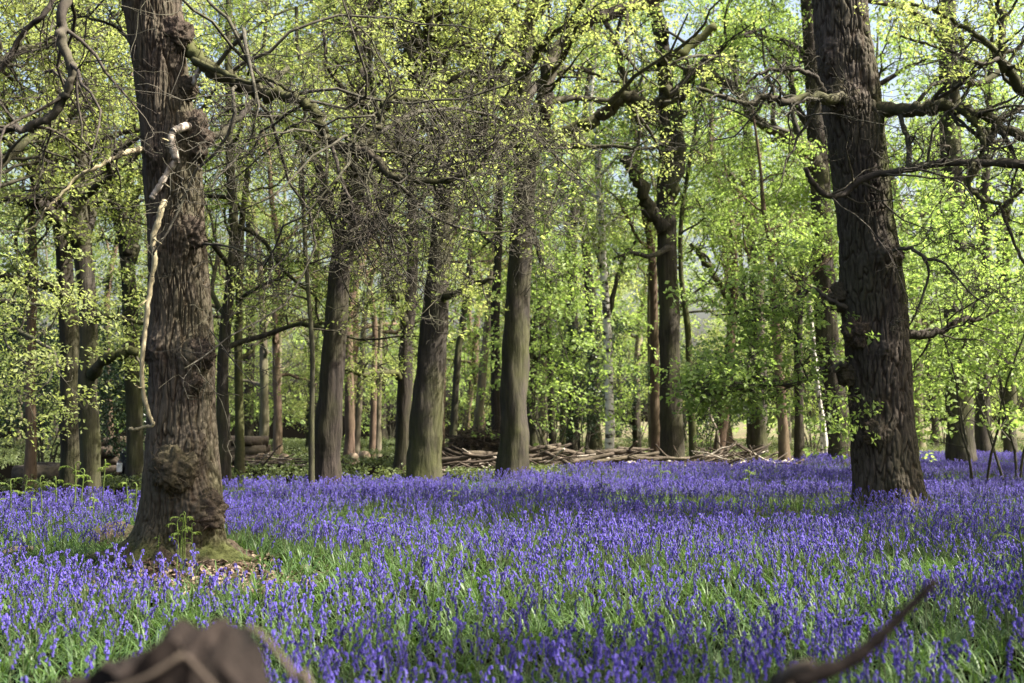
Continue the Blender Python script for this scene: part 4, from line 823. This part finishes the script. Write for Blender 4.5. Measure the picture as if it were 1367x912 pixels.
def field(rho, ymin, ymax, ulo, uhi, rs):
    a = (uhi - ulo) / F * (ymax ** 2 - ymin ** 2) / 2; n = int(a * rho)
    y = np.sqrt(rs.uniform(ymin ** 2, ymax ** 2, n)); u = rs.uniform(ulo, uhi, n); return (u - CX) / F * y, y
rs = np.random.RandomState(8)
x, y = field(125, 3.2, 42, -330, 1700, rs)
keep = rs.random_sample(len(x)) < dens(x, y); x, y = x[keep], y[keep]
u = CX + F * x / y; v = HORIZON + F * (CAMZ - .25) / y
near = np.where((u > 5) & (u < 1362) & (v < 915) & (y > 3.4))[0]; near = near[np.argsort(y[near])][:300]
isn = np.zeros(len(x), bool); isn[near] = True
xx, yy = x[~isn], y[~isn]; n = len(xx)
bend = rs.normal(0, .12, (n, 2)); o = scatter('bluebell_carpet', np.stack([xx, yy, gz(xx, yy) - .01], -1), np.stack([bend[:, 0], bend[:, 1], rs.uniform(0, 6.283, n)], -1), rs.uniform(.55, .92, n) * (1 + .25 * noise(xx * .8, yy * .8, 3)), 'bluebell_plant')
o['label'] = 'carpet of violet bluebells covering the woodland floor'; print('bluebells', n)
for i in near:
    k = int(rs.randint(0, 8)); t = thing('bluebell', 'violet bluebell with nodding flower spike at the front of the carpet', 'flower', (x[i], y[i], gzf(x[i], y[i]) - .01), 'bluebells at the front of the carpet')
    t.rotation_euler = (rs.normal(0, .12), rs.normal(0, .12), rs.uniform(0, 6.28)); s = rs.uniform(.58, .95); t.scale = (s, s, s)
    st = link('flower_stem', stem_me[k], t); link('flower_bells', bell_me[k], st); link('basal_leaves', tuft_me[k % 3], t)
# strap leaves between the flowers
x, y = field(85, 3.0, 40, -330, 1700, rs); u = CX + F * x / y
rl = np.hypot(x - OAK_L.x, y - OAK_L.y + .1); lp = np.hypot((x + 2.65) / 1.05, (y - 9.8) / .68)
pk = np.where(y < edge_y(u) + 1.0, .92, .0) * sstep(.5, 1.0, rl) * (.10 + .90 * sstep(.7, 1.2, lp + .3 * noise(x * 3, y * 3, 2))) * np.clip(1.25 - y / 45, .3, 1) * sstep(.35, .6, np.hypot(x - OAK_R.x, y - OAK_R.y))
k = rs.random_sample(len(x)) < pk; x, y = x[k], y[k]; n = len(x)
scatter('bluebell_leaves', np.stack([x, y, gz(x, y) - .01], -1), np.stack([rs.normal(0, .1, n), rs.normal(0, .1, n), rs.uniform(0, 6.283, n)], -1), rs.uniform(.5, .9, n) * (1 - .2 * sstep(12, 20, y)), 'leaf_tuft')['label'] = 'strap-like green leaves growing between the bluebells'; print('tufts', n)
# low green growth on the floor beyond the flowers
templates('low_plant', [spray_mesh('low_plant', M['leaf_low'], rg, 16, .4, .08, .05) for _ in range(4)])
x, y = field(5, 14, 75, -330, 1700, rs); u = CX + F * x / y; k = (y > edge_y(u) - .5) & (noise(x * .3, y * .3, 6) > -.12); x, y = x[k], y[k]; n = len(x)
scatter('ground_plants', np.stack([x, y, gz(x, y) + .10], -1), np.stack([rs.normal(0, .3, n), rs.normal(0, .3, n), rs.uniform(0, 6.283, n)], -1), rs.uniform(.6, 1.3, n), 'low_plant')['label'] = 'low green plants on the woodland floor beyond the bluebells'
n = 700; u = rs.uniform(560, 1060, n); y = rs.uniform(25.6, 27.2, n) + np.maximum(0, (u - 900) / 100) * .6; x = (u - CX) / F * y; k = noise(x * .9, y * .9, 8) > .05; x, y = x[k], y[k]; n = len(x)
scatter('pile_weeds', np.stack([x, y, gz(x, y) + .16], -1), np.stack([rs.normal(0, .4, n), rs.normal(0, .4, n), rs.uniform(0, 6.283, n)], -1), rs.uniform(.5, 1.1, n), 'low_plant')['label'] = 'leafy weeds growing up against the brush pile'
# dead leaf litter
def litter_mesh(rng):
    mb = MB(); leaf_into(mb, Vector((-.03, 0, 0)), Vector((1, 0, rng.uniform(-.1, .3))), Vector((0, 0, 1)), .07, .035, rng.uniform(.2, .7), rng.uniform(-.2, .4)); return mb.mesh('litter', M['litter'], False)
templates('dead_leaf', [litter_mesh(rg) for _ in range(5)])
n = 2300; a = rs.uniform(0, 6.28, n); r = rs.random_sample(n) ** .6; x = np.where(np.arange(n) % 3 == 0, OAK_L.x + np.cos(a) * r * 1.7, -2.65 + np.cos(a) * r * 1.25); y = np.where(np.arange(n) % 3 == 0, OAK_L.y + np.sin(a) * r * 1.3, 9.85 + np.sin(a) * r * .85)
k = np.hypot(x - OAK_L.x, y - OAK_L.y) > .45; x, y = x[k], y[k]; n = len(x)
scatter('leaf_litter', np.stack([x, y, gz(x, y) + .012], -1), np.stack([rs.normal(0, .35, n), rs.normal(0, .35, n), rs.uniform(0, 6.28, n)], -1), rs.uniform(.6, 1.3, n), 'dead_leaf')['label'] = 'pale brown dead leaves around the foot of the burled oak'

# ------------------------------------------------------------------ bracken shoots
def fern_proto(rng, H, arms):
    mb = MB(); P = [Vector((0, 0, -.02)), Vector((.01, 0, H * .5)), Vector((.0, .01, H * .9))]
    lean = rng.gauss(0, .05)
    for a in np.linspace(0, 4.2, 8): rr = .022 * (1 - a / 6); P.append(Vector((.022 - math.cos(a) * rr, .01, H * .93 + math.sin(a) * rr)))
    C = [Vector((p.x + lean * p.z, p.y, p.z)) for p in catmull(P, 2)]
    mb.tube(C, np.linspace(.0055, .0028, len(C)), 5)
    out = []
    for k in range(arms):
        fr = MB()
        z = H * rng.uniform(.55, .9); az = k * 3.1 + rng.gauss(0, .5); d = Vector((math.cos(az), math.sin(az), 0)); L = rng.uniform(.05, .11)
        Q = [Vector((lean * z, 0, z)), Vector((lean * z, 0, z)) + d * L * .5 + Vector((0, 0, L * .35)), Vector((lean * z, 0, z)) + d * L + Vector((0, 0, L * .35)), Vector((lean * z, 0, z)) + d * L * 1.1 + Vector((0, 0, L * .15))]
        Q = catmull(Q, 3); fr.tube(Q, np.linspace(.003, .002, len(Q)), 4)
        for q in Q[3:]:
            for s in (-1, 1): leaf_into(fr, q, Vector((-d.y * s, d.x * s, -.3)) + d * .4, Vector((0, 0, 1)), rng.uniform(.018, .03), .011)
        out.append(fr.mesh('curled_frond', M['fern']))
    return mb.mesh('shoot_stem', M['fern']), out
fr_ = random.Random(6); ferns = [fern_proto(fr_, h, a) for h, a in ((.46, 4), (.42, 3), (.50, 5), (.36, 2))]
def fern(u, Yd, s, k, label, group):
    p = at(u, HORIZON, Yd); t = thing('bracken_shoot', label, 'fern', (p.x, Yd, gzf(p.x, Yd)), group); t.rotation_euler = (0, 0, fr_.uniform(0, 6.28)); t.scale = (s, s, s)
    link('shoot_stem', ferns[k][0], t)
    for m_ in ferns[k][1]: link('curled_frond', m_, t)
for i, (u, s) in enumerate([(239, 1.0), (245, 1.18), (250, 1.02), (246, .92), (257, .85), (214, .62)]): fern(u, 10.12 + .04 * i, s, i % 4, 'curled green bracken shoot in front of the burled oak', 'bracken shoots at the foot of the burled oak')
for i, (u, Yd, s) in enumerate([(15, 13.5, 1.3), (35, 14.8, 1.4), (58, 14, 1.2), (78, 15.5, 1.5), (100, 15, 1.6), (112, 16, 1.5), (140, 15.5, 1.5), (172, 15, 1.5), (90, 11.2, 1.0), (45, 12.4, 1.2), (128, 13, 1.0), (185, 14, 1.5)]):
    fern(u, Yd, s * 1.1, i % 4, 'tall curled bracken shoot standing above the pale bluebells near the forked oak', 'bracken shoots above the pale bluebells')
for i, (u, Yd, s) in enumerate([(605, 16, 1.1), (803, 17, 1.4), (1000, 17.5, 1.3), (1182, 8.0, .9), (1122, 14.5, 1.1), (1318, 12, 1.2), (1362, 7.2, 1.35), (520, 12.5, 1.0), (880, 19, 1.4)]):
    fern(u, Yd, s, i % 4, 'single bracken shoot poking out of the dense bluebells', 'bracken shoots in the dense bluebells')
# mossy hummock and a fallen stick left of the oak
def hummock():
    p = at(162, HORIZON, 12.6); nu, nv = 48, 18; th = np.arange(nu) * 2 * math.pi / nu; q = np.linspace(0.02, 1, nv); Q, A = np.meshgrid(q, th, indexing='ij')
    x = np.cos(A) * Q * .42; y = np.sin(A) * Q * .5; z = .30 * np.cos(Q * math.pi / 2) ** .8 - .04 + .06 * noise(x * 5, y * 5, 2) + .02 * noise(x * 16, y * 16); b = Vector((p.x, 12.6, gzf(p.x, 12.6)))
    i = np.arange(nv - 1)[:, None] * nu; j = np.arange(nu)[None, :]; k = (j + 1) % nu
    mb = MB(); mb.add(np.stack([x, y, z], -1).reshape(-1, 3), np.stack([i + j, i + nu + j, i + nu + k, i + k], -1).reshape(-1, 4)); o = mb.build('moss_hummock', M['moss']); o.location = b
    tag(o, 'rounded mossy hummock at the left foot of the burled oak', 'hummock')
hummock()
def ground_stick(u0, u1, Yd, r, label, z=.08, dy=.3):
    a, c = at(u0, HORIZON, Yd), at(u1, HORIZON, Yd + dy); a.z = gzf(a.x, a.y) + z; c.z = gzf(c.x, c.y) + z; m = a.lerp(c, .5) + Vector((0, .05, .03)); g = random.Random(int(u0)); mb = MB()
    mb.tube(catmull([a, a.lerp(m, .5) + Vector((0, 0, .02)), m, m.lerp(c, .5), c], 3), [r * g.uniform(.85, 1.15) for _ in range(13)], 7, cap=True); o = mb.build('fallen_stick', M['stick'], None, off=m); o.location = m; tag(o, label, 'stick')
ground_stick(8, 60, 11.6, .03, 'dark fallen stick lying left of the mossy hummock', .05)
ground_stick(1215, 1290, 15.2, .035, 'pale fallen stick at the foot of the straight mossy oak', .06)

# ------------------------------------------------------------------ foreground stump and stick
def stump():
    b = Vector((-.455, 1.62, gzf(-.455, 1.62))); t = thing('rotten_stump', 'dark splintered stump with a jagged peaked top at the front', 'stump', b)
    nu, nz = 110, 70; th = np.arange(nu) * 2 * math.pi / nu; A, q = np.meshgrid(th, np.linspace(0, 1, nz)); A = A; c, s = np.cos(A), np.sin(A)
    rad = .150 * (1 + .35 * np.exp(-q * 6)) * (1 + .10 * noise(c * 1.5, s * 1.5, q * 2) + .16 * noise(c * 4, s * 4, q * 2) + .04 * noise(c * 18, s * 18, q * 5))
    x = c * rad * 1.0; y = s * rad * .8
    top = (CAMZ - 1.62 * .166) - b.z - .012 - .42 * np.clip(.03 - x, 0, 1) - .95 * np.clip(x - .05, 0, 1) + .028 * noise(c * 3, s * 3, 4) + .012 * np.abs(noise(c * 14, s * 14, 4))
    z = q * top
    V = np.stack([x, y, z], -1).reshape(-1, 3); i = np.arange(nz - 1)[:, None] * nu; j = np.arange(nu)[None, :]; k = (j + 1) % nu
    mb = MB(); mb.add(V, np.stack([i + j, i + k, i + nu + k, i + nu + j], -1).reshape(-1, 4))
    fr = np.linspace(1, .03, 16)[:, None]; xx = x[-1][None, :] * fr; yy = y[-1][None, :] * fr; ce = z[-1].mean() - .03
    zz = z[-1][None, :] * fr + (1 - fr) * ce + .03 * noise(xx * 40, yy * 14, 1) * (1 - fr ** 4) + .02 * noise(xx * 90, yy * 30, 1) * (1 - fr ** 4)
    i = np.arange(15)[:, None] * nu
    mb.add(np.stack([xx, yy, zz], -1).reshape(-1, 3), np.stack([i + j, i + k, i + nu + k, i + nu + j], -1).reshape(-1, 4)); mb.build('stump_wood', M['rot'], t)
    for (pts, r) in [([(-.17, -.10, .93), (-.08, -.135, .985), (.0, -.135, 1.01), (.05, -.12, 1.04)], .004), ([(.04, -.11, 1.045), (.09, -.125, 1.0), (.14, -.12, .94)], .004), ([(-.04, -.13, 1.0), (.02, -.142, .965), (.06, -.142, .92)], .0035), ([(-.12, -.12, .97), (-.09, -.14, .95), (-.08, -.14, .90)], .003)]:
        m2 = MB(); m2.tube(catmull(pts, 4), np.linspace(r, r * .7, 4 * (len(pts) - 1) + 1), 7, cap=True); m2.build('splinter', M['stick'], t)
    mb = MB()
    P = catmull([at(330, 835, 1.6), at(352, 850, 1.6), at(372, 875, 1.6), at(392, 905, 1.6), at(420, 1000, 1.6), Vector((-.22, 1.6, 0.0))], 4)
    mb.tube(P, np.linspace(.003, .007, len(P)), 6); o = mb.build('dry_stem', M['stick'], None, off=P[-1]); o.location = P[-1]; tag(o, 'dry bent plant stem leaning beside the splintered stump', 'stem')
stump()
def front_stick():
    P = catmull([Vector((.30, 1.5, -.02)), Vector((.36, 1.58, .45)), at(1030, 960, 1.68), at(1075, 908, 1.7), at(1130, 886, 1.72), at(1172, 853, 1.73), at(1210, 815, 1.74), at(1250, 774, 1.75)], 5); n = len(P); g = random.Random(1)
    rad = np.interp(np.arange(n) / (n - 1), [0, .5, .72, .8, 1], [.018, .012, .0098, .0084, .007]) * np.array([g.uniform(.9, 1.12) for _ in range(n)]); rad[int(.72 * (n - 1))] *= 1.25
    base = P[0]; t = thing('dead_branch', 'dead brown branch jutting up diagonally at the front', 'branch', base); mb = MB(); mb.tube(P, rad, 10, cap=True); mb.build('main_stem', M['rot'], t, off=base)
    Q = catmull([at(1052, 930, 1.69), at(1045, 908, 1.66), at(1060, 893, 1.64), at(1085, 886, 1.63)], 4); mb = MB(); mb.tube(Q, np.linspace(.012, .007, len(Q)), 8, cap=True); mb.build('side_twig', M['stick'], t, off=base)
front_stick()
print('done', len(bpy.data.objects))
